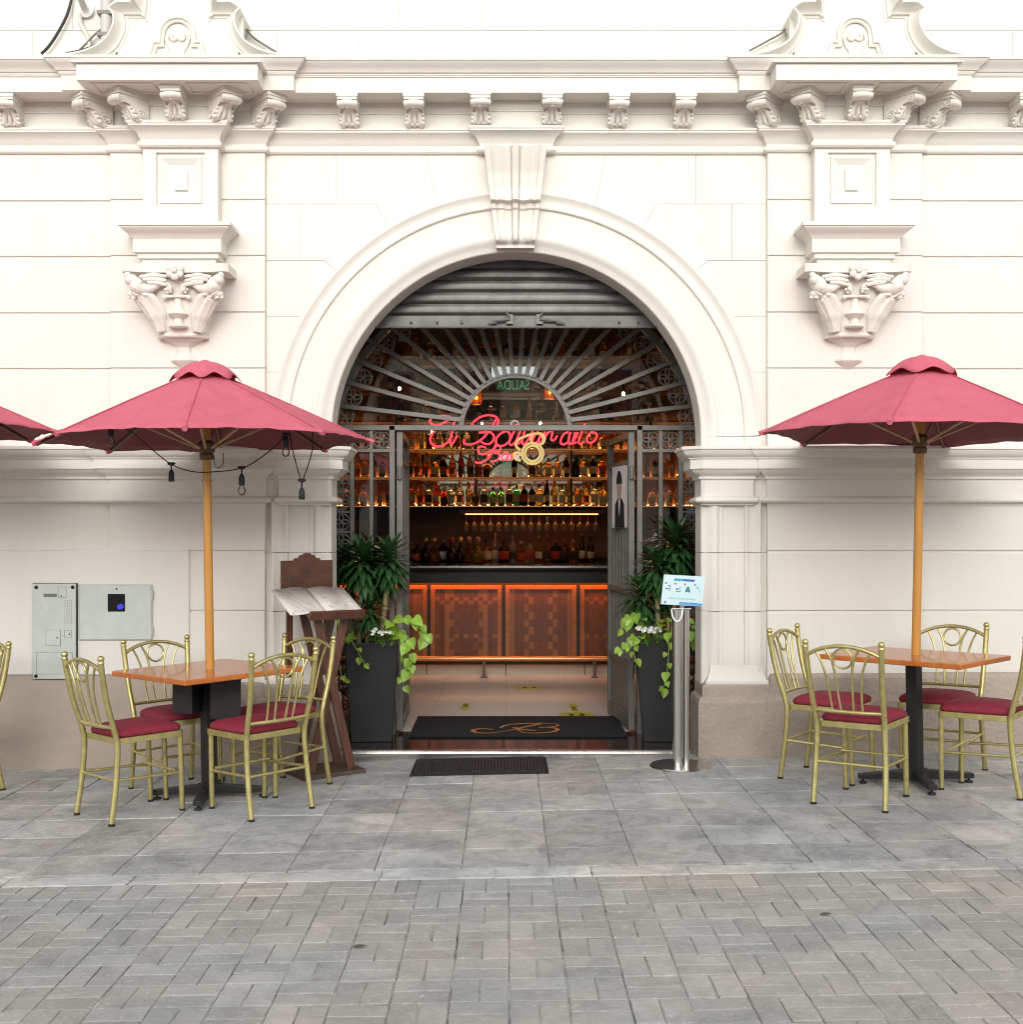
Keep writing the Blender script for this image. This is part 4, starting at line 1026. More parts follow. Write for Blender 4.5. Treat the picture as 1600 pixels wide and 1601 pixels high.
for i in range(21):
    px = 652+i*13.6; sh = 'round' if i in (1,2,4,5,6,7) else rb.choice(['stout','tall','slim','square'])
    colr = 'golden' if i == 7 else rb.choice(['amber','dark','clear','amber'])
    o = bottle(sh, colr, rb.randrange(4), rb.randrange(4)); p = P(px, 884, 13.42); o.location = (p.x, 13.42+rb.uniform(-.03,.05), 1.1505)
    s_ = 1.25 if sh == 'round' else 1.1; o.scale = (s_,)*3; o.rotation_euler = (0,0,.78 if sh == 'square' else 0)
    tag(o, '%s %s bottle, %s from left on the counter below the glasses' % (sh, colr, ORD[i+1]), 'bottle', 'bottles on the back counter')
wg = MB(); zt = P(0,803.6,13.36).z-.012
wg.lathe([(.034,0),(.034,-.003),(.006,-.006),(.0045,-.07),(.012,-.085),(.030,-.105),(.036,-.13),(.033,-.165),(.030,-.185),(.0285,-.185),(.031,-.16),(.034,-.13),(.028,-.106),(.010,-.089),(.001,-.087)], (0,0,0), 14)
wgo = wg.build('wine_glass', mat('stemware glass', (.95,.93,.9), .03, trans=.95, ior=1.4), smooth=60)
for i in range(17):
    o = wgo if i == 0 else wgo.copy()
    if i: COL.objects.link(o)
    o.location = (P(729+i*12.7, 815, 13.45).x, 13.47, zt+.006)
    tag(o, 'upside-down wine glass hanging from the bar rack, %s from left' % ORD[i+1], 'wine glass', 'glasses hanging over the bar')
# pendant lamps in the bar
def lamp(px, py, Y, kind):
    c = P(px, py, Y); t = empty('pendant_lamp', c)
    q = MB(); q.tube([(0,0,.09),(0,0,4.31-c.z)], .004, 6); q.build('cord', M['black'], t)
    if kind:
        q = MB(); q.lathe([(.02,.09),(.03,.085),(.05,.05),(.055,0),(.045,-.06),(.042,-.06),(.052,0),(.047,.05),(.02,.08)], (0,0,0), 14); q.build('lamp_shade', glassm('amber shade', (.85,.38,.10), .2), t, smooth=60)
    q = MB(); q.ball((0,0,0), .013, 10, sc=(1,1,1.3)); q.build('bulb', M['bulb'], t, smooth=60)
    q = MB(); q.lathe([(.012,.02),(.016,.03),(.016,.085),(.006,.095)], (0,0,0), 10); q.build('socket', M['black'], t, smooth=50)
    return t
for (px, py, Y, kd, lb) in ((625,608,11.5,0,'bare warm bulb glowing behind the left fan rays'), (860,613,10.2,1,'amber glass pendant lamp lit to the right of the green sign'), (745,622,10.2,1,'amber glass pendant lamp lit to the left of the green sign'), (975,616,11.5,0,'bare warm bulb glowing behind the right fan rays'), (754,663,12.0,0,'small warm bulb just above the transom left of the white ring'), (845,662,12.0,0,'small warm bulb just above the transom right of the white ring'), (1018,674,12.2,0,'warm bulb glowing behind the right side rosettes')):
    tag(lamp(px, py, Y, kd), lb, 'pendant lamp', 'lamps inside the bar')

# ------------------------------------------------------------------ mats and floor stickers
def PZ(px, py, z): Y = (H-z)*F/(py-VY); return Vector(((px-VX)*Y/F, Y, z))
q = MB()
a, b_ = PZ(612, 1155, ZF), PZ(990, 1155, ZF); y1 = PZ(0, 1122, ZF).y
DM = empty('entrance_mat', (.09, 8.9, ZF), 'black entrance mat with an orange script B inside the doorway', 'doormat')
DM.location = (0,0,0)
q.box(-.70, .88, 8.50, y1, ZF+.0005, ZF+.014); q.build('pile', mat('black carpet', (.014,.015,.018), .95, noise=(60,.4), bump=(250,1,.006)), DM)
def ribbon(pts, wpx, z):
    out = MB(); pts = spline([(a, b, 0) for a, b in pts], 8); n = len(pts); vs = []
    P3 = [PZ(700+p.x*.1625, 1080+p.y*.1625, z) for p in pts]
    for i, p in enumerate(P3):
        t = (P3[min(i+1, n-1)]-P3[max(i-1, 0)]); t.normalize(); nn = Vector((-t.y, t.x, 0))
        w_ = wpx*(.35+.65*abs(sin(pi*(i/n)*1.5+.3)))
        vs += [p+nn*w_, p-nn*w_]
    out.add(vs, [(2*i, 2*i+1, 2*i+3, 2*i+2) for i in range(n-1)]); return out
om = mat('orange pile', (.55,.22,.05), .9, noise=(80,.3), bump=(250,1,.006))
for k, pts in enumerate((((440,372),(340,362),(250,375),(270,398),(400,405),(560,385),(680,360),(800,335),(900,315)), ((510,355),(560,330),(700,315),(900,310),(1040,318),(1060,335),(980,348),(880,350)), ((880,350),(1000,352),(1060,370),(1000,395),(850,405),(740,400),(680,375),(640,350),(720,370),(850,380)))):
    ribbon(pts, .017, ZF+.0165+.001*k).build('monogram', om, DM)
RM = empty('rubber_mat', (-.16, 7.6, 0), 'ribbed black rubber doormat on the paving before the threshold', 'doormat'); RM.location = (0,0,0)
q = MB(); x0, x1, y0, y1 = -.60, .27, 7.33, 7.86
q.add([(x0,y0,gz(x0)+.004),(x1,y0,gz(x1)+.004),(x1,y1,gz(x1)+.004),(x0,y1,gz(x0)+.004),(x0+.02,y0+.02,gz(x0)+.014),(x1-.03,y0+.02,gz(x1)+.014),(x1-.03,y1-.02,gz(x1)+.014),(x0+.02,y1-.02,gz(x0)+.014)], [(0,1,5,4),(1,2,6,5),(2,3,7,6),(3,0,4,7),(4,5,6,7)])
q.build('base', M['rubber'], RM)
q = MB(); k = x0+.03
while k < x1-.04:
    q.box(k, k+.011, y0+.03, y1-.03, gz(k)+.013, gz(k)+.020); k += .021
q.build('ribs', mat('dusty rubber', (.035,.036,.036), .75, noise=(20,.4)), RM)
ym = mat('yellow floor vinyl', (.50,.46,.03), .5); dm = mat('black print', (.03,.03,.01), .5)
def sticker(name, label, polys, dark, px, py, sc_, flip=1, sy=1):
    t = empty(name, PZ(px, py, ZF), label, 'floor sticker')
    q = MB()
    for poly in polys: q.prism([(a*sc_, b*sc_*flip*sy) for a, b in poly], .0008, .0018, lambda u, v, t_: (u, v, t_))
    q.build('vinyl', ym, t)
    for poly in dark:
        q = MB(); q.prism([(a*sc_, b*sc_*flip*sy) for a, b in poly], .0019, .0024, lambda u, v, t_: (u, v, t_)); q.build('print', dm, t)
arrow = [(-.4,-.9),(.4,-.9),(.4,.2),(.9,.1),(0,1),(-.9,.1),(-.4,.2)]
bars_ = [[(-.3,y),(.3,y),(.3,y+.18),(-.3,y+.18)] for y in (-.8,-.5,-.2)]
sticker('floor_arrow', 'yellow floor arrow pointing out of the bar, left side', [arrow], bars_, 728, 1105, .068, -1, 3.2)
sticker('floor_arrow', 'yellow floor arrow pointing into the bar, above the round sticker', [arrow], bars_, 897, 1106, .068, 1, 3.2)
ell = [(.24*cos(2*pi*i/32), .24*sin(2*pi*i/32)) for i in range(32)]
foot = [[(s*.07+.035*cos(2*pi*i/12), .10*sin(2*pi*i/12)) for i in range(12)] for s in (-1, 1)]
sticker('floor_circle', 'round yellow footprint sticker at the mat edge, right side', [ell], foot, 902, 1117.5, .62)
sticker('floor_circle', 'round yellow footprint sticker further back near the bar', [ell], foot, 828, 1075, .62)

# ------------------------------------------------------------------ wall panels at the left
YP = YW-.064
IP = empty('intercom_panel', (0,0,0), 'tall grey-green intercom panel with speaker holes screwed to the wall', 'intercom')
IP.location = P(87, 985, YP)
def ip(u, v): p = P(40+u*.1375, 900+v*.1375, YP); return p-Vector(IP.location)
q = MB(); a, b_ = ip(97, 90), ip(585, 1170); q.box(a.x, b_.x, -.022, 0, b_.z, a.z); q.build('cover_plate', M['greysteel'], IP, bevel=.003)
q = MB(); q.box(a.x-.004, b_.x+.006, -.012, 0, b_.z-.004, a.z+.003); q.build('back_box', M['black'], IP)
for u, v in ((137,130),(550,130),(133,1137)):
    q = MB(); c = ip(u, v); q.lathe([(.012,0),(.012,.004),(.004,.007)], (c.x,-.022,c.z), 10, M=Matrix.Rotation(R(90),4,'X')); q.build('screw', M['hole'], IP)
q = MB(); a, b_ = ip(220,203), ip(370,240); q.box(a.x,b_.x,-.0235,-.02,b_.z,a.z); q.build('name_window', mat('window olive', (.16,.17,.13), .2), IP)
q = MB()
for r_ in range(12):
    for c_ in range(4): c = ip(462+c_*24, 284+r_*22.8); q.lathe([(.0028,0),(.0028,.0012)], (c.x,-.022,c.z), 6, M=Matrix.Rotation(R(90),4,'X'))
q.build('speaker_holes', M['hole'], IP)
for u0, v0, u1, v1, name in ((388,128,474,246,'key_flap'),(248,615,412,786,'button_flap'),(460,618,532,702,'lock_flap'),(140,872,545,1112,'lower_flap')):
    q = MB(); a, b_ = ip(u0,v0), ip(u1,v1)
    q.box(a.x,b_.x,-.0245,-.0215,b_.z,a.z); o = q.build(name, M['greysteel'], IP, bevel=.001)
    q = MB(); q.box(a.x-.002,b_.x+.0015,-.0232,-.0218,b_.z-.0015,a.z+.0015); q.build('flap_gap', M['hole'], o)
    q = MB(); c = ip(u0+.78*(u1-u0) if name != 'key_flap' else u0+.4*(u1-u0), v0+.5*(v1-v0) if name != 'key_flap' else v0+.85*(v1-v0)); q.lathe([(.005,0),(.005,.002)], (c.x,-.0245,c.z), 8, M=Matrix.Rotation(R(90),4,'X')); q.build('keyhole', M['hole'], o)
td = bpy.data.curves.new('number', 'FONT'); td.body = '2'; td.size = .05; td.extrude = .0003; td.materials.append(mat('faded blue ink', (.35,.52,.55), .6))
c = ip(160, 375); text_mesh(td, 'number', IP, (c.x, -.0222, c.z), (R(90),0,0))
MBX = empty('meter_cabinet', (0,0,0), 'wide grey-green steel meter cabinet with a small black window', 'cabinet')
MBX.location = P(182, 957, YP)
def mp_(u, v): p = P(40+u*.1375, 900+v*.1375, YP); return p-Vector(MBX.location)
q = MB(); a, b_ = mp_(620,108), mp_(1440,728); q.box(a.x, b_.x, -.016, 0, b_.z, a.z); q.build('cabinet_door', M['greysteel'], MBX, bevel=.006)
q = MB(); q.box(a.x-.01, b_.x+.004, -.007, 0, b_.z-.003, a.z+.005); q.build('cabinet_frame', mat('enamel frame', (.42,.46,.43), .5), MBX)
a, b_ = mp_(943,206), mp_(1142,408)
q = MB(); q.box(a.x, b_.x, -.019, -.012, b_.z, a.z); wnd = q.build('inspection_window', mat('black glass', (.008,.008,.009), .12), MBX, bevel=.006)
q = MB(); c = mp_(1090, 352); q.prism([(.022*cos(2*pi*i/16)+.003*sin(2*pi*i/16), .020*sin(2*pi*i/16)*(.9 if i > 8 else 1)) for i in range(16)], .019, .021, lambda u, v, t: (c.x+u, -t, c.z+v)); q.build('blue_seal', mat('blue seal', (.03,.06,.75), .4), wnd)
q = MB(); c = mp_(1043,148); q.lathe([(.006,0),(.006,.002)], (c.x,-.016,c.z), 10, M=Matrix.Rotation(R(90),4,'X')); q.build('door_lock', M['hole'], MBX)
for v in (215, 625):
    q = MB(); c = mp_(1447, v); q.tube([(c.x,-.014,c.z-.03),(c.x,-.014,c.z+.03)], .007, 8); q.build('hinge', M['greysteel'], MBX, smooth=40)

# ------------------------------------------------------------------ cables and pipes above the cornice
def wire(name, label, cat, pts, r, m, Y=7.84):
    q = MB(); q.tube(spline([P(60+u*.0875, v*.0875, Y if len(p3) == 0 else p3[0]) for u, v, *p3 in pts], 6), r, 8)
    return tag(q.build(name, M[m], smooth=60), label, cat)
wire('cable', 'black cable curving down the upper wall at far left', 'cable', ((600,-160),(590,0),(500,300),(330,620),(180,840),(50,970)), .010, 'black')
wire('cable', 'thin grey cable crossing behind the left pediment, upper strand', 'cable', ((1190,440),(1130,520),(1000,630),(860,780),(740,890)), .007, 'iron')
wire('cable', 'thin black cable rising to the left pediment, lower strand', 'cable', ((490,950),(640,930),(900,860),(1100,770),(1290,690)), .007, 'black')
CP = empty('conduit', (0,0,0), 'white slanting conduit pipe with round flange on the upper left wall', 'pipe')
q = MB(); q.tube([P(60+650*.0875, -25, 7.6), P(60+820*.0875, 150*.0875, 7.82)], .022, 10); q.build('pipe', mat('pale grey pvc', (.55,.54,.5), .5), CP, smooth=60)
q = MB(); c = P(60+850*.0875, 175*.0875, 7.86); q.lathe([(.055,0),(.055,.008),(.03,.02),(.026,.04)], c, 18, M=Matrix.Rotation(R(90),4,'X')); q.build('flange', M['white'], CP, smooth=40)
q = MB(); q.tube(spline([P(60+u*.0875, v*.0875, 7.85) for u, v in ((740,250),(745,380),(780,480),(850,600),(900,720),(915,900))], 5), .015, 8); q.build('flex_hose', mat('pale hose', (.6,.58,.54), .6), CP, smooth=60)
DP = empty('drain_pipe', (0,0,0), 'grey vertical pipe with clamps beside the left pediment', 'pipe')
q = MB(); q.tube([P(60+1210*.0875, -40, 7.82), P(60+1210*.0875, 76, 7.82)], .035, 10); q.build('pipe', mat('grey pipe', (.5,.49,.46), .5), DP, smooth=60)
for v in (230, 620):
    q = MB(); c = P(60+1190*.0875, v*.0875, 7.80); q.box(c.x-.05, c.x+.045, 7.785, 7.85, c.z-.012, c.z+.012); q.build('clamp', M['iron'], DP)
for (pts, lab) in ((((1210-791+0,45),(0,0)), ''),):
    pass
q = MB(); q.tube(spline([P(a, b, 7.84) for a, b in ((1172,80),(1205,62),(1225,50),(1238,30),(1246,22))], 5), .006, 6); tag(q.build('cable', M['iron'], smooth=60), 'thin grey cable beside the left scroll of the right pediment', 'cable')
q = MB(); q.tube(spline([P(a, b, 7.84) for a, b in ((375,28),(388,50),(400,62),(432,82))], 5), .008, 6); tag(q.build('cable', M['iron'], smooth=60), 'dark cable trailing down right of the left pediment', 'cable')

# ------------------------------------------------------------------ chairs
def make_chair():
    t = empty('brass_chair')
    def by(z): # back plane: y as a function of z
        k = max(0, (z-.44)/.44); return -.185-.10*k-.015*sin(pi*k)
    def bx(z): k = max(0, (z-.44)/.44); return .186+.022*k
    # cushion
    q = MB(); secs = []
    def rr(hw0, hw1, y0, y1, z, rad=.05):
        pts = []
        for cx, cy, a0 in ((hw1-rad, y1-rad, 0), (-(hw1-rad), y1-rad, pi/2), (-(hw0-rad), y0+rad, pi), (hw0-rad, y0+rad, 1.5*pi)):
            pts += [(cx+rad*cos(a0+i*pi/8), cy+rad*sin(a0+i*pi/8), z) for i in range(5)]
        return pts
    for e, z in ((.004,.452),(0,.46),(0,.472),(.006,.484),(.025,.495),(.06,.504),(.11,.509)): secs.append(rr(.178-e, .195-e, -.172+e, .205-e, z, .05))
    n_ = len(secs[0]); vs = [p for s_ in secs for p in s_]
    q.add(vs, [(i*n_+j, i*n_+(j+1) % n_, (i+1)*n_+(j+1) % n_, (i+1)*n_+j) for i in range(len(secs)-1) for j in range(n_)]+[tuple((len(secs)-1)*n_+j for j in range(n_)), tuple(range(n_))[::-1]])
    q.build('seat_cushion', M['seat'], t, smooth=60)
    q = MB(); outer = rr(.186, .20, -.185, .208, .42, .03); n_ = len(outer)
    q.add(outer+[(a, b, .452) for a, b, _ in outer], [(i, (i+1) % n_, n_+(i+1) % n_, n_+i) for i in range(n_)]+[tuple(range(n_))[::-1], tuple(range(n_, 2*n_))])
    q.build('seat_frame', M['gold'], t, smooth=40, bevel=.002)
    for s in (-1, 1):
        q = MB(); pts = [(s*.196,-.235,.012),(s*.192,-.205,.20),(s*.186,-.188,.40)]+[(s*bx(z), by(z), z) for z in (.50,.6,.7,.8,.862)]
        q.tube(spline(pts, 4), .0155, 10); q.lathe([(.0155,0),(.018,.004),(.018,.010),(.013,.014),(.013,.018),(.018,.023),(.018,.034),(.013,.043),(.001,.047)], (s*bx(.86), by(.862), .858), 10)
        o = q.build('back_leg', M['gold'], t, smooth=50)
        q = MB(); q.tube([(s*.1962,-.236,0),(s*.196,-.2345,.014)], .0168, 10); q.build('foot_cap', M['rubber'], o)
        q = MB(); q.tube([(s*.172,.198,.012),(s*.175,.19,.43)], .0148, 10); o = q.build('front_leg', M['gold'], t, smooth=50)
        q = MB(); q.tube([(s*.172,.198,0),(s*.172,.198,.014)], .0162, 10); q.build('foot_cap', M['rubber'], o)
        q = MB(); q.tube([(s*.173,.195,.215),(s*.185,.10,.222),(s*.192,-.205,.235)], .0085, 8); q.build('stretcher', M['gold'], t, smooth=60)
    q = MB(); q.tube([(-.192,-.205,.232),(.192,-.205,.232)], .0085, 8); q.build('stretcher', M['gold'], t, smooth=60)
    q = MB(); q.tube([(-.174,.15,.235),(.174,.15,.235)], .0085, 8); q.build('stretcher', M['gold'], t, smooth=60)
    q = MB(); q.tube(spline([(x, by(z)-.012*(1-(x/.2)**2), z) for x, z in ((-.203,.818),(-.15,.845),(-.08,.866),(0,.874),(.08,.866),(.15,.845),(.203,.818))], 4), .011, 9); q.build('top_rail', M['gold'], t, smooth=60)
    q = MB(); q.tube(spline([(x, by(.515)-.022*(1-(x/.19)**2), .515) for x in (-.19,-.1,0,.1,.19)], 4), .0105, 9); q.build('lower_rail', M['gold'], t, smooth=60)
    zr_ = .807; rr_ = .052
    q = MB(); q.tube([(rr_*cos(2*pi*i/24), by(zr_+rr_*sin(2*pi*i/24))-.014, zr_+rr_*sin(2*pi*i/24)) for i in range(24)], .0065, 8, closed=True); q.build('ring', M['gold'], t, smooth=60)
    for s in (-1, 1):
        for pts in (((.034,.515),(.040,.62),(.046,.72),(.062,.80),(.095,.862)), ((.082,.515),(.086,.60),(.096,.70),(.118,.78),(.150,.845))):
            q = MB(); q.tube(spline([(s*x, by(z)-.016*(1-(x/.2)**2), z) for x, z in pts], 4), .0068, 8); q.build('slat', M['gold'], t, smooth=60)
    return t
chair0 = make_chair(); first = [True]
def chair(rx, ry, ang, label, group):
    """rx, ry: middle of the two rear feet; ang: direction it faces"""
    o = chair0 if first[0] else copy_tree(chair0); first[0] = False
    a = R(ang); x, y = rx+.235*cos(a), ry+.235*sin(a)
    stand(o, x, y, a-pi/2); tag(o, label, 'chair', group)
GC = 'brass chairs with crimson seats'
chair(-2.222, 6.346, 46, 'brass chair with crimson seat, front left of the left table', GC)
chair(-1.213, 6.387, 135, 'brass chair with crimson seat, front right of the left table', GC)
chair(-2.120, 7.250, -49, 'brass chair behind the left table on the side of the grey wall panels', GC)
chair(-1.233, 7.259, -124, 'brass chair behind the left table in front of the wooden menu stand', GC)
chair(-3.19, 7.30, 222, 'brass chair cut off by the left edge of the photo', GC)
chair(1.837, 6.300, 54, 'brass chair at the right table, nearest the camera with its back towards it', GC)
chair(1.771, 7.235, -37, 'brass chair at the right table, closest to the doorway and pier', GC)
chair(2.773, 7.307, -126, 'brass chair behind the right table against the wall', GC)
chair(2.925, 6.560, 141, 'brass chair at the right table cut off by the right edge', GC)

# ------------------------------------------------------------------ tables
def make_table(sx_, sy_, hole=True):
    t = empty('cafe_table')
    q = MB(); q.box(-sx_/2, sx_/2, -sy_/2, sy_/2, .722, .752); q.build('tabletop', M['tabletop'], t, bevel=.006, seg=3)
    q = MB(); q.box(-.035,.035,-.035,.035,.05,.712); q.build('column', M['black'], t, bevel=.004)
    q = MB(); q.box(-.14,.14,-.14,.14,.712,.7215); q.build('mounting_plate', M['black'], t)
    for k in range(4):
        a = k*pi/2+pi/4; Mx = Matrix.Rotation(a, 4, 'Z')
        q = MB(); v = [(.03,-.03,.03),(.33,-.024,.03),(.33,.024,.03),(.03,.03,.03),(.03,-.03,.085),(.33,-.024,.058),(.33,.024,.058),(.03,.03,.085)]
        q.add([Mx @ Vector(p) for p in v], [(0,3,2,1),(4,5,6,7),(0,1,5,4),(1,2,6,5),(2,3,7,6),(3,0,4,7)]); o = q.build('base_arm', M['black'], t, bevel=.003)
        q = MB(); c = Mx @ Vector((.305,0,0)); q.lathe([(.020,0),(.024,.006),(.020,.014),(.008,.016),(.008,.032)], c, 12); q.build('levelling_foot', M['rubber'], o, smooth=40)
    q = MB(); q.box(-.05,.05,-.05,.05,.031,.09); q.build('hub', M['black'], t, bevel=.004)
    return t
TL = make_table(.78, .78); stand(TL, -1.72, 6.84, R(47)); tag(TL, 'orange wood cafe table on black cross base under the full left umbrella', 'table', 'cafe tables')
TR = make_table(.60, .88); stand(TR, 2.40, 6.885, R(42)); tag(TR, 'orange wood cafe table on black cross base under the right umbrella', 'table', 'cafe tables')

def hang_box(x, y, z, rz, w_, d_, h_, label, filled):
    t = empty('black_box', (x, y, z), label, 'box', 'boxes on the left table column', rz)
    q = MB(); th = .006
    q.box(-w_/2,w_/2,-d_/2,-d_/2+th,0,h_); q.box(-w_/2,w_/2,d_/2-th,d_/2,0,h_); q.box(-w_/2,-w_/2+th,-d_/2+th,d_/2-th,0,h_); q.box(w_/2-th,w_/2,-d_/2+th,d_/2-th,0,h_); q.box(-w_/2+th,w_/2-th,-d_/2+th,d_/2-th,0,th)
    q.build('shell', mat('black plastic', (.02,.02,.02), .5, noise=(10,.3)), t, bevel=.002)
    if filled:
        q = MB(); q.box(-w_*.38, w_*.1, -d_*.3, d_*.3, th, h_*.92); q.box(w_*.12, w_*.4, -d_*.35, d_*.3, th, h_*1.06); q.build('napkin_pack', mat('red napkin', (.45,.06,.03), .7), t)
    else:
        q = MB(); q.box(-w_/2-.002,w_/2+.002,-d_/2-.002,d_/2+.002,h_,h_+.008); q.build('lid', M['black'], t)
    return t
hang_box(-1.835, 6.79, .475, R(-14), .125, .13, .165, 'open black plastic box with red napkins on the left table column', True)
hang_box(-1.62, 6.775, .45, R(20), .17, .14, .215, 'larger closed black box on the right side of the left table column', False)

# ------------------------------------------------------------------ umbrellas
def umbrella(x, y, nr, rot, rad, zh, za, zbase, lean, label, scallop=.012):
    t = empty('patio_umbrella', (x, y, zbase), label, 'umbrella', 'crimson market umbrellas')
    t.rotation_euler = lean
    zh -= zbase; za -= zbase
    zt_ = za-.052         # canopy crown
    q = MB(); nseg = 10; nrad = 12
    ang = [rot+2*pi*k/nr for k in range(nr)]
    def pt(k, f, s):
        """k rib index, f fraction between ribs, s 0 centre..1 hem"""
        a0 = ang[k]; a1 = ang[k]+2*pi/nr
        p0 = Vector((cos(a0), sin(a0), 0))*rad*s; p1 = Vector((cos(a1), sin(a1), 0))*rad*s
        p = p0.lerp(p1, f)
        z = zt_-(zt_-zh)*(s**1.06)
        sag = .045*sin(pi*f)*s*s*rad; z -= sag*.35
        z += .028*sin(pi*f)*(s**6)             # hem lifts between the ribs
        z += .004*sin(23*f+7*k+9*s)*s*sin(pi*f)
        p = p*(1-.018*sin(pi*f)*s)
        return Vector((p.x, p.y, z))
    vs = []
    for i in range(nrad+1):
        s_ = .06+.94*i/nrad
        for k in range(nr):
            for j in range(nseg): vs.append(pt(k, j/nseg, s_))
    m_ = nr*nseg
    q.add(vs, [(i*m_+j, i*m_+(j+1) % m_, (i+1)*m_+(j+1) % m_, (i+1)*m_+j) for i in range(nrad) for j in range(m_)])
    cn = q.build('canopy', [M['canopy'], M['canopy_under']], t, smooth=180)
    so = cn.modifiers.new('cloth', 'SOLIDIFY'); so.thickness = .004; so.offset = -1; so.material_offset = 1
    q = MB()
    for k in range(nr): q.tube([pt(k, 0, s_)+Vector((0,0,.004)) for s_ in (.08,.3,.55,.8,.998)], .0035, 5)
    q.build('seam', M['canopy'], cn)
    # vent cap with rippled skirt
    q = MB(); vs = []; nv, ns = 6, nr*10
    for i in range(nv+1):
        f = i/nv
        for j in range(ns):
            a = rot+2*pi*j/ns
            ph = nr*(a-rot)
            r_ = .006+.20*f*(.94+.06*cos(ph))
            z = za-.006-.116*f**2.5 + .036*(1-cos(ph))*.5*f**3.5
            vs.append((r_*cos(a), r_*sin(a), z+(.012 if i == 0 else 0)))
    q.add(vs, [(i*ns+j, i*ns+(j+1) % ns, (i+1)*ns+(j+1) % ns, (i+1)*ns+j) for i in range(nv) for j in range(ns)]+[tuple(range(ns))])
    vc = q.build('vent_cap', M['canopy'], t, smooth=180); so = vc.modifiers.new('cloth', 'SOLIDIFY'); so.thickness = .003
    q = MB(); q.tube([(0,0,.0),(0,0,zt_+.02)], .0255, 16); q.build('pole', M['pole'], t, smooth=60)
    zhub = zh-.055
    q = MB(); q.lathe([(.0265,zhub-.05),(.040,zhub-.045),(.042,zhub-.02),(.036,zhub-.012),(.048,zhub+.0),(.050,zhub+.045),(.038,zhub+.06),(.0265,zhub+.065)], (0,0,0), 16); q.build('hub', M['polewood'], t, smooth=40)
    q = MB(); q.lathe([(.0265,zt_-.09),(.045,zt_-.085),(.045,zt_-.04),(.0265,zt_-.035)], (0,0,0), 16); q.build('top_hub', M['polewood'], t, smooth=40)
    q = MB()
    for k in range(2): q.tube([(-.03,0,zhub-.12-.05*k),(.03,0,zhub-.12-.05*k)], .006, 6)
    q.build('pin', M['steel'], t)
    for k in range(nr):
        a = ang[k]; dirv = Vector((cos(a), sin(a), 0))
        q = MB(); q.tube([dirv*.04+Vector((0,0,zt_-.06)), pt(k, 0, .55)+Vector((0,0,-.016)), pt(k, 0, .99)+Vector((0,0,-.014))], .0105, 6); o = q.build('rib', M['polewood'], t, smooth=50)
        q = MB(); q.tube([dirv*.045+Vector((0,0,zhub+.02)), pt(k, 0, .56)+Vector((0,0,-.022))], .0085, 6); q.build('strut', M['ribwood'], o, smooth=50)
        q = MB(); e = pt(k, 0, 1.0); q.tube([pt(k,0,.965)+Vector((0,0,-.006)), e+dirv*.012+Vector((0,0,-.006))], .016, 6); q.build('rib_pocket', M['canopy'], o)
    return t
uL = umbrella(-1.72, 6.84, 8, R(8), .955, 2.035, 2.508, .72, (0, R(-.9), 0), 'crimson canvas umbrella with string lights above the left table')
uR = umbrella(2.40, 6.885, 6, R(1.5), .935, 2.075, 2.545, .797, (0, R(1.2), 0), 'crimson canvas umbrella above the right table beside the hanging bracket')
uF = umbrella(-3.62, 6.75, 8, R(10), 1.0, 2.10, 2.57, -.06, (0,0,0), 'crimson umbrella mostly outside the left edge, only one tip showing')

# string lights
SL = empty('string_lights', (-1.72, 6.9, 2.0), 'black string-light cable with bulb sockets hanging under the left umbrella', 'string lights')
SL.location = (0,0,0)
Yz = 6.75
q = MB()
q.tube(spline([P(a, b, Yz) for a, b in ((168,668),(200,672),(232,698),(268,726),(300,737),(330,738),(378,732),(410,714),(438,690),(447,668))], 6), .0035, 6)
q.tube(spline([P(a, b, Yz) for a, b in ((452,670),(458,705),(466,735),(470,750))], 5), .0035, 6); q.tube(spline([P(a, b, Yz) for a, b in ((474,750),(481,730),(488,705),(489,676))], 5), .0035, 6)
q.tube(spline([P(a, b, Yz) for a, b in ((335,712),(336,728),(343,731),(349,724),(349,708))], 5), .0022, 5)
q.build('cable', M['black'], SL, smooth=60)
for px, py, y2, bulb in ((268,726,738,0),(378,732,744,1),(472,752,766,0),(174,670,668,1),(447,680,684,1)):
    c = P(px, y2, Yz); c0 = P(px, py, Yz)
    q = MB(); q.tube([c0+Vector((-.022,0,.006)), c0, c0+Vector((.022,0,.006))], [.006,.012,.006], 8); q.tube([c0, c], .005, 6)
    q.lathe([(.006,.012),(.013,.002),(.017,-.012),(.017,-.052),(.014,-.055)], c, 12); s_ = q.build('socket', M['black'], SL, smooth=50)
    if bulb:
        q = MB(); q.lathe([(.010,-.055),(.014,-.062),(.021,-.078),(.022,-.092),(.016,-.106),(.001,-.112)], c, 14); q.build('bulb', M['clear'], s_, smooth=60)

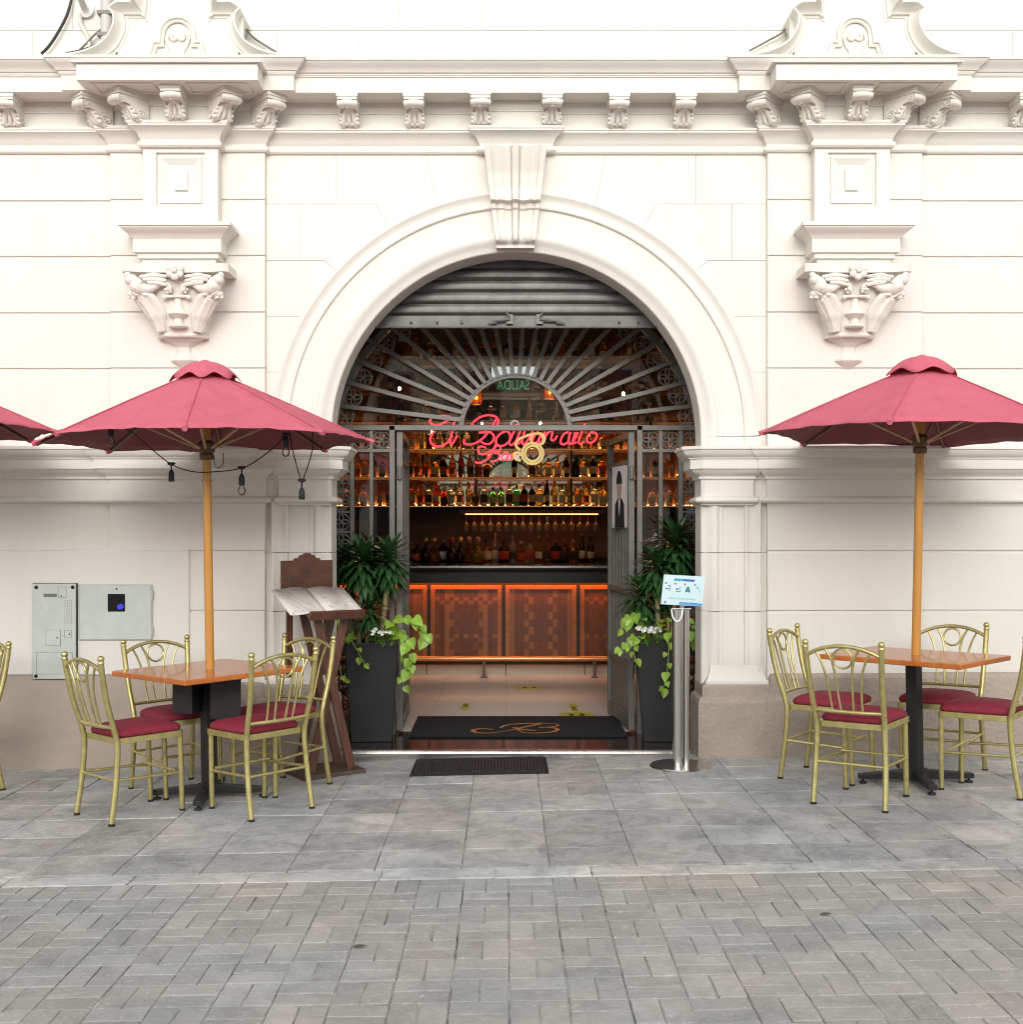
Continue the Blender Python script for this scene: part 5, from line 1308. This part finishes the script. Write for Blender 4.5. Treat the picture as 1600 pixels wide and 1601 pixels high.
# ------------------------------------------------------------------ menu stand
MS = empty('menu_stand', (-1.155, 7.50, gz(-1.155)), 'mahogany menu lectern with crossed legs and open menu beside the entrance', 'menu stand', None, R(33))
q = MB(); q.box(-.21, .21, -.17, .17, .0, .032); q.build('base_board', wood('worn base board', (.05,.035,.025), (.11,.075,.05), (4,24,4), .6), MS, bevel=.004)
for yy in (-.10, .10):
    for s in (-1, 1):
        q = MB(); off = .011*s
        a = Vector((-s*.135, yy+off, .033)); b_ = Vector((s*.115, yy+off, 1.05)); t_ = (b_-a).normalized(); nn = Vector((t_.z, 0, -t_.x))
        hw = .027; vs = []
        for p in (a, b_):
            for sn in (-1, 1):
                for sy in (-1, 1): vs.append(p+nn*hw*sn+Vector((0, sy*.0105, 0)))
        q.add(vs, [(0,1,3,2),(4,6,7,5),(0,4,5,1),(2,3,7,6),(0,2,6,4),(1,5,7,3)]); q.build('leg', M['mahogany'], MS, bevel=.002)
Mx = Matrix.Translation((0, -.02, 1.09)) @ Matrix.Rotation(R(24), 4, 'X')
q = MB(); q.box(-.185, .185, -.17, .19, -.02, 0, M=Mx); q.build('tray', M['mahogany'], MS, bevel=.002)
q = MB(); q.box(-.185, .185, -.195, -.171, -.025, .03, M=Mx); q.build('ledge', M['mahogany'], MS, bevel=.003)
q = MB()
crest = [(-.18,0),(.18,0),(.18,.235),(.095,.235),(.085,.25),(.06,.25),(.05,.27),(.03,.27),(.02,.282),(-.02,.282),(-.03,.27),(-.05,.27),(-.06,.25),(-.085,.25),(-.095,.235),(-.18,.235)]
Hm = Matrix.Translation((-.03, .20, 1.115))
q.prism(crest, 0, .022, lambda u, v, t: Hm @ Vector((u, t, v))); q.build('header_board', M['darkwood'], MS, bevel=.003)
q = MB()
for s in (-1, 1): q.box(s*.13-.02-.03, s*.13+.02-.03, .18, .1995, .6, 1.15)
q.build('back_post', M['mahogany'], MS)
mn = empty('menu_booklet', (0,0,0), 'open printed cream menu booklet lying on the wooden lectern', 'menu')
mn.matrix_basis = Matrix.Translation((-1.155, 7.50, gz(-1.155))) @ Matrix.Rotation(R(33), 4, 'Z') @ Mx @ Matrix.Translation((-.055, 0, .003))
for s in (-1, 1):
    q = MB(); vs = []
    for i in range(7):
        f = i/6; x = s*.25*f; z = .012*sin(pi*min(1, f*1.4))+.003
        vs += [(x, -.168, z), (x, .185, z)]
    q.add(vs, [(2*i, 2*i+2, 2*i+3, 2*i+1) for i in range(6)])
    o = q.build('page', M['paper'], mn, smooth=180); so = o.modifiers.new('t', 'SOLIDIFY'); so.thickness = .002
    q = MB(); rl = random.Random(3+s)
    for i in range(20):
        y = .15-i*.0155; l = rl.uniform(.10, .18)
        x0_ = s*.125-l/2; z = .0175
        k = x0_
        while k < x0_+l:
            wd = rl.uniform(.008,.022); zz = lambda xx: .012*sin(pi*min(1, abs(xx)/.25*1.4))+.0052
            e = min(k+wd, x0_+l); q.add([(k,y,zz(k)),(e,y,zz(e)),(e,y+.004,zz(e)),(k,y+.004,zz(k))], [(0,1,2,3)]); k += wd+.005
    for cx in (.02, .225):
        for cy in (-.155, .168): q.add([(s*cx-.008,cy,.0075+(.0 if cx > .1 else .006)),(s*cx+.008,cy,.0075+(.0 if cx > .1 else .006)),(s*cx+.008,cy+.006,.0075+(.0 if cx > .1 else .006)),(s*cx-.008,cy+.006,.0075+(.0 if cx > .1 else .006))], [(0,1,2,3)])
    q.build('print', M['ink'], o)

# ------------------------------------------------------------------ sign stanchion
sxp, syp = 1.115, 7.50
ST = empty('sign_stand', (sxp, syp, gz(sxp)), 'brushed steel post sign with round base and blue-white hygiene notice', 'sign stand')
q = MB(); q.lathe([(.196,0),(.198,.004),(.190,.012),(.10,.018),(.04,.022)], (0,0,0), 40); q.build('base_plate', M['steel'], ST, smooth=30)
q = MB(); q.lathe([(.036,.05),(.036,1.0),(.030,1.004)], (-.018,.0,0), 20); q.lathe([(.030,.02),(.030,.05)], (-.018,0,0), 20); q.build('post', M['steel'], ST, smooth=40)
q = MB(); q.lathe([(.020,.02),(.020,1.0)], (.038,.012,0), 16); q.build('side_tube', M['steel'], ST, smooth=40)
q = MB(); q.box(-.06, .065, -.02, .03, 1.0, 1.008); q.box(-.005, .022, 0, .012, 1.008, 1.06); q.build('top_plate', M['steel'], ST, bevel=.002)
q = MB(); q.tube(spline([(-.06,-.02,1.0),(-.055,-.035,.955),(-.03,-.04,.925),(-.005,-.04,.945),(.01,-.03,1.0)], 5), .006, 7); q.build('hook_loop', M['white'], ST, smooth=60)
SP = empty('notice_panel', (.015, -.005, 1.12), parent=ST); SP.rotation_euler = (R(-8), R(2.2), R(4))
q = MB(); q.prism([(-.143,-.092),(.126,-.098),(.141,.094),(-.124,.098)], 0, .008, lambda u, v, t: (u, t, v)); q.build('board', mat('glossy notice', (.52,.68,.72), .25), SP)
def sp_poly(poly, m, name, d=.0008): 
    q = MB(); q.prism(poly, -d, -.0002, lambda u, v, t: (u, t, v)); q.build(name, m, SP)
def su(u, v): return ((u-780)/1600*.1*1840/7.5/1840*7.5*100/1600*16*7.5/1840*16 if False else (u-780)*.0625*7.5/F, -(v-620)*.0625*7.5/F)
teal = mat('teal ink', (.012,.19,.24), .4); blue = mat('blue ink', (.02,.13,.40), .4); lb = mat('light blue ink', (.09,.30,.60), .4); navy = mat('navy ink', (.01,.035,.07), .4); pink = mat('faded red ink', (.35,.05,.09), .4); grn = mat('green ink', (.02,.30,.18), .4)
sp_poly([su(530,382),su(790,388),su(800,330),su(575,322)], mat('cyan ink', (.015,.30,.42), .4), 'header_band'); sp_poly([su(790,388),su(1060,398),su(1085,340),su(800,330)], blue, 'header_band')
for u, v in ((345,448),(585,456),(827,466),(1080,470)): c = su(u, v); sp_poly([(c[0]+.0065*cos(2*pi*i/14), c[1]+.0065*sin(2*pi*i/14)) for i in range(14)], pink, 'number_dot')
sp_poly([su(*p) for p in ((385,500),(465,500),(465,545),(448,545),(448,515),(385,512))], navy, 'pictogram'); sp_poly([su(*p) for p in ((330,590),(360,575),(415,570),(420,590),(365,600),(335,610))], navy, 'pictogram'); sp_poly([su(*p) for p in ((440,545),(465,545),(462,640),(400,640),(402,630),(446,630))], teal, 'pictogram')
sp_poly([su(*p) for p in ((590,640),(700,645),(700,515),(716,515),(714,662),(590,658))], teal, 'pictogram'); sp_poly([su(*p) for p in ((600,550),(625,575),(670,570),(670,600),(640,600),(630,620),(612,610))], navy, 'pictogram')
sp_poly([su(*p) for p in ((880,520),(940,520),(940,560),(965,650),(940,675),(890,650),(845,670),(828,650),(850,580))], teal, 'pictogram'); sp_poly([su(*p) for p in ((1095,540),(1120,512),(1165,515),(1185,545),(1215,665),(1200,668),(1165,560),(1140,575))], mat('pale teal ink', (.2,.5,.52), .4), 'pictogram')
sp_poly([su(*p) for p in ((650,975),(900,990),(1250,1010),(1268,938),(900,915),(700,905))], lb, 'footer_band'); sp_poly([su(*p) for p in ((900,915),(1268,938),(1264,958),(1000,940))], blue, 'footer_stripe', .0012)
c = su(327, 926); sp_poly([(c[0]+.007*cos(2*pi*i/14), c[1]+.007*sin(2*pi*i/14)) for i in range(14)], blue, 'logo')
def sp_text(s_, u, v, size, m, sx=1):
    td = bpy.data.curves.new('lettering', 'FONT'); td.body = s_; td.size = size; td.extrude = .0002; td.align_x = 'CENTER'; td.align_y = 'CENTER'; td.materials.append(m)
    c = su(u, v); text_mesh(td, 'lettering', SP, (c[0], -.0015, c[1]), (R(90), R(2), 0), sx)
sp_text('CUIDARTE ESTA EN TUS MANOS', 745, 832, .0125, grn, .95)

# ------------------------------------------------------------------ planters and plants
rp_ = random.Random(21)
def planter(x, y, rz, wt, wb, h_, label):
    t = empty('planter', (x, y, ZF-.003), label, 'planter', 'tall charcoal planters at the entrance', rz)
    q = MB(); th = .02
    def sq(w_, z): return [(-w_/2,-w_/2,z),(w_/2,-w_/2,z),(w_/2,w_/2,z),(-w_/2,w_/2,z)]
    L_ = [sq(wb,.0), sq(wb,.03), sq(wt,h_), sq(wt-2*th,h_), sq(wt-2*th-.02,h_-.06)]
    q.add([p for s_ in L_ for p in s_], [(4*i+j, 4*i+(j+1) % 4, 4*i+4+(j+1) % 4, 4*i+4+j) for i in range(4) for j in range(4)]+[(3,2,1,0)])
    q.build('pot', M['pot'], t, bevel=.006)
    q = MB(); w_ = wt-2*th-.012; q.add(sq(w_, h_-.045), [(0,1,2,3)]); q.build('soil', M['soil'], t)
    return t
def blade(q, base, d, up, ln, wd, droop, m=0, n=5, fold=.25):
    """lance leaf"""
    d = d.normalized(); side = d.cross(up)
    side = side.normalized() if side.length > 1e-4 else Vector((1,0,0))
    vs = []; p = base.copy(); dirv = d.copy()
    for i in range(n+1):
        f = i/n; w_ = wd*(sin(pi*min(1, f*.92+.10))**.8) if i < n else .0005
        nv = side.cross(dirv).normalized()
        vs += [p-side*w_+nv*w_*fold, p.copy(), p+side*w_+nv*w_*fold]
        dirv = (dirv+Vector((0,0,-droop/n))).normalized(); p = p+dirv*(ln/n)
    q.add(vs, [(3*i+a, 3*i+a+1, 3*i+4+a, 3*i+3+a) for i in range(n) for a in (0,1)], m)
def dracaena(heads, base, label):
    """heads: (centre, radius, foot point, cane radius)"""
    t = empty('dracaena', base, label, 'plant', 'dracaenas in the entrance planters'); b0 = Vector(base)
    for c, r_, foot_, cr in heads:
        c = Vector(c)-b0; f_ = Vector(foot_)-b0
        q = MB(); mid = (c+f_)/2+Vector((rp_.uniform(-.02,.02), rp_.uniform(-.01,.01), 0)); pts = spline([f_, mid, c+Vector((0,0,-r_*.15))], 12)
        q.tube(pts, [cr*(1.05+.16*(i % 2)) for i in range(len(pts))], 9); q.build('trunk', M['cane'], t, smooth=40)
        q = MB()
        nl = int(92*(r_/.2)**.6)
        for i in range(nl):
            f = i/nl; a = i*2.39996; el = R(62)-R(105)*f**.85+rp_.uniform(-.15,.15)
            d = Vector((cos(a)*cos(el), sin(a)*cos(el), sin(el)))
            bs = c+Vector((0,0,r_*(.38-.75*f)))
            blade(q, bs+d*.01, d, Vector((0,0,1)), r_*rp_.uniform(.85,1.15), r_*rp_.uniform(.085,.125), rp_.uniform(.35,1.1))
        q.build('crown', M['dracaena'], t, smooth=180)
    return t
def heart(q, p, nrm, tip, s_, m=0):
    tip = tip.normalized(); nrm = (nrm-tip*nrm.dot(tip))
    nrm = nrm.normalized() if nrm.length > 1e-3 else tip.orthogonal().normalized()
    side = tip.cross(nrm)
    rowsh = [(-.12,.30),(.0,.44),(.2,.50),(.45,.42),(.7,.26),(.9,.09),(1.02,.002)]
    vs = []
    for y, w_ in rowsh:
        dz = -.25*(y-.2)**2
        for xx, k in ((-w_, .14), (-w_*.5, .03), (0, -.05), (w_*.5, .03), (w_, .14)): vs.append(p+tip*(y*s_)+side*(xx*s_)+nrm*((dz+k*w_*1.4)*s_))
    q.add(vs, [(5*i+a, 5*i+a+1, 5*i+6+a, 5*i+5+a) for i in range(len(rowsh)-1) for a in range(4)], m)
def pothos(vines, base, label):
    t = empty('trailing_pothos', base, label, 'plant', 'trailing plants in the entrance planters'); b0 = Vector(base)
    q = MB(); qs = MB()
    for pts, nl, s0 in vines:
        sp = spline([P(a, b, Y)-b0 for a, b, Y in pts], 8); qs.tube(sp, .0035, 6)
        for i in range(nl):
            f = (i+.6)/nl; k = min(len(sp)-2, int(f*(len(sp)-1))); p = sp[k]; tang = (sp[k+1]-sp[k]).normalized()
            sd = 1 if i % 2 else -1
            sidev = Vector((sd*rp_.uniform(.3,.8), rp_.uniform(-.9,-.1), rp_.uniform(-.3,.4)))
            tip = (tang*.5+sidev*.6+Vector((0,0,-.45))).normalized(); pe = p+sidev*rp_.uniform(.012,.03)
            qs.tube([p, pe], .0022, 5)
            heart(q, pe, Vector((rp_.uniform(-.9,.9), -1, rp_.uniform(-.1,1.1))), tip, s0*rp_.uniform(.55,1.1))
    st_ = qs.build('stem', M['stem'], t, smooth=60); q.build('leaves', M['pothos'], t, smooth=180)
    return t
def flowers(px, py, Y, label, wpx=24):
    c = P(px, py, Y); t = empty('white_flowers', c, label, 'flowers', 'white flowers in the planters')
    q = MB(); k = wpx*Y/F
    for i in range(26):
        o = Vector((rp_.uniform(-k,k), rp_.uniform(-.05,.03), rp_.uniform(-.012,.022)))
        for j in range(5):
            a = j*1.257+rp_.random(); d = Vector((cos(a), -.5, sin(a)*.8)); blade(q, o, d, Vector((0,-1,.3)), .016, .008, .1, n=2)
    q.build('blossoms', M['petal'], t, smooth=180)
    q = MB()
    for i in range(70):
        a = rp_.uniform(0, 2*pi); d = Vector((cos(a)*rp_.uniform(.3,1), rp_.uniform(-1,.1), rp_.uniform(-.3,.7)))
        blade(q, Vector((rp_.uniform(-k,k)*1.1, rp_.uniform(-.03,.06), rp_.uniform(-.09,-.01))), d, Vector((0,0,1)), rp_.uniform(.035,.055), .011, .4, n=3)
    q.build('leaves', M['smallleaf'], t, smooth=180)
YPc = 8.46
plx, prx = P(578, 1100, 8.29).x, P(1041, 1100, 8.29).x
planter(plx, YPc, R(4), .375, .29, .705, 'tall tapered charcoal planter left of the doorway, behind the menu stand')
planter(prx, YPc, R(-5), .395, .28, .705, 'tall tapered charcoal planter right of the doorway, behind the steel sign stand')
zs_ = .66
def hd(px, py, Y, r, fx, fY, cr): return (P(px, py, Y), r, (P(fx, 1010, fY).x, fY, zs_+.02), cr)
dracaena([hd(567,885,8.40,.205,562,8.42,.017), hd(607,882,8.45,.20,592,8.44,.017), hd(586,900,8.58,.19,587,8.52,.014), hd(577,958,8.38,.15,573,8.40,.013), hd(540,880,8.52,.15,565,8.5,.011)], (plx, YPc, zs_), 'dark green dracaena with pale canes in the left planter')
dracaena([hd(1028,893,8.42,.20,1032,8.40,.016), hd(1057,858,8.50,.225,1052,8.50,.016), hd(1003,938,8.44,.19,1018,8.45,.013), hd(1040,930,8.60,.17,1045,8.55,.012)], (prx, YPc, zs_), 'dark green dracaena with pale canes in the right planter')
Yp = 8.27
pothos([(((600,1000,8.40),(625,968,Yp),(645,968,8.2),(662,985,8.2),(668,1005,8.2)), 11, .078), (((600,1000,8.36),(622,985,Yp),(640,1000,8.22),(642,1030,8.22),(638,1055,8.24)), 11, .080), (((612,1003,8.36),(630,1010,8.24),(632,1040,8.24),(628,1060,8.24),(633,1076,8.24)), 6, .055), (((560,1000,8.36),(535,975,Yp),(520,985,8.2),(512,1000,8.2)), 8, .07), (((556,1000,8.36),(545,990,8.25),(552,1005,8.22),(566,1030,8.22),(572,1042,8.22)), 6, .06), (((556,1000,8.36),(538,1000,8.25),(530,1030,8.22),(536,1060,8.22),(548,1065,8.22)), 5, .042), (((590,1000,8.36),(612,975,8.25),(618,965,8.22)), 4, .085)], (plx, YPc, zs_), 'lime heart-leaved trailing pothos spilling from the left planter')
pothos([(((1020,1000,8.40),(1000,965,Yp),(985,965,8.22),(972,985,8.2)), 11, .072), (((1020,1002,8.36),(990,995,8.24),(975,1010,8.2),(965,1018,8.2)), 8, .070), (((1015,1002,8.36),(1000,995,8.24),(992,1015,8.22),(994,1035,8.22)), 6, .055), (((1040,1000,8.36),(1046,985,8.24),(1046,1015,8.2),(1044,1045,8.2),(1040,1070,8.2),(1034,1077,8.2)), 10, .066), (((1050,1000,8.36),(1072,972,8.25),(1084,985,8.2),(1088,1010,8.2)), 9, .068), (((1030,1000,8.36),(1036,975,8.25),(1042,968,8.2)), 5, .07)], (prx, YPc, zs_), 'lime heart-leaved trailing pothos spilling from the right planter')
flowers(598, 988, 8.27, 'cluster of small white flowers at the rim of the left planter', 18)
flowers(1013, 985, 8.27, 'cluster of small white flowers at the rim of the right planter', 20)

# small debris on the road
for (px, py, lb_) in ((552,1478,'dark dried leaf lying on the road bricks near the left'), (1283,1441,'dark scrap lying on the road bricks near the right')):
    p = PZ(px, py, 0); q = MB(); blade(q, Vector((0,0,.004)), Vector((1,.25,.03)), Vector((0,0,1)), .05, .012, .02, n=4); o = q.build('dried_leaf', M['bark'], loc=(p.x, p.y, gz(p.x)+.002)); tag(o, lb_, 'dried leaf')

# ------------------------------------------------------------------ across the street (mirrored in the glass and the bar mirror)
OB = empty('facing_building', (5, -19, 0), 'pale peach building across the street, mirrored in the fanlight glass', 'building')
q = MB(); q.box(-4.4, 11, -2, 0, -.4, 8.4); q.build('wall', mat('peach render', (.80,.62,.47), .8), OB)
for i in range(6):
    for j in range(2):
        q = MB(); x = -2.2+i*2.6; z = 1.2+j*3.3; q.box(x, x+1.2, 0, .05, z, z+2.1); o = q.build('window', mat('white frame', (.7,.7,.68), .5), OB); q = MB(); q.box(x+.1, x+1.1, .052, .06, z+.1, z+2.0); q.build('pane', mat('dark pane', (.02,.025,.03), .05), o)
OL = empty('added_olive_building', (-5, -21, 0), 'added pale olive building across the street, blocks sky reflections and greens the bar mirror', 'building')  # added to keep bright sky out of the fanlight glass; pale for fill
q = MB(); q.box(-9, 6.5, -2, 0, -.6, 8.6); q.build('wall', mat('olive render', (.78,.80,.64), .8, noise=(.8,.15)), OL)
for i in range(5):
    for j in range(2):
        q = MB(); x = -8+i*2.9; z = 1.0+j*3.4; q.box(x, x+1.3, 0, .05, z, z+2.3); o = q.build('window', mat('grey frame', (.4,.4,.38), .5), OL); q = MB(); q.box(x+.1, x+1.2, .052, .06, z+.1, z+2.2); q.build('pane', mat('dark pane', (.02,.025,.03), .2), o)
def tree(x, y, h0, r_, n_, label, seed):
    rt = random.Random(seed); t = empty('street_tree', (x, y, gz(x)), label, 'tree', 'trees across the street')
    q = MB(); q.tube(spline([(0,0,-.1),(.08,.05,h0*.5),(0,0,h0)], 6), [.2-.005*i for i in range(13)], 10)
    for k in range(7):
        a = k*.9; q.tube(spline([(0,0,h0*.8),(cos(a)*r_*.35,sin(a)*r_*.35,h0+.5),(cos(a)*r_*.8,sin(a)*r_*.8,h0+r_*.6)], 5), [.09-.006*i for i in range(11)], 7)
    q.build('trunk', M['bark'], t, smooth=50)
    q = MB(); cl = [(Vector((rt.gauss(0,.42)*r_, rt.gauss(0,.42)*r_, h0+r_*.55+rt.gauss(0,.32)*r_)), rt.uniform(.25,.5)*r_) for _ in range(22)]
    for i in range(n_):
        c, rc = rt.choice(cl); d = Vector((rt.gauss(0,1), rt.gauss(0,1), rt.gauss(0,1))).normalized()*rc*rt.random()**.4
        dr = Vector((rt.uniform(-1,1), rt.uniform(-1,1), rt.uniform(-.9,.2))); blade(q, c+d, dr, Vector((0,0,1)), rt.uniform(.14,.26), .03, .3, n=2)
    q.build('crown', M['treeleaf'], t, smooth=180)
tree(3.5, -5.5, 3.5, 1.35, 2600, 'leafy street tree behind the viewer, mirrored at the right of the fanlight', 4)
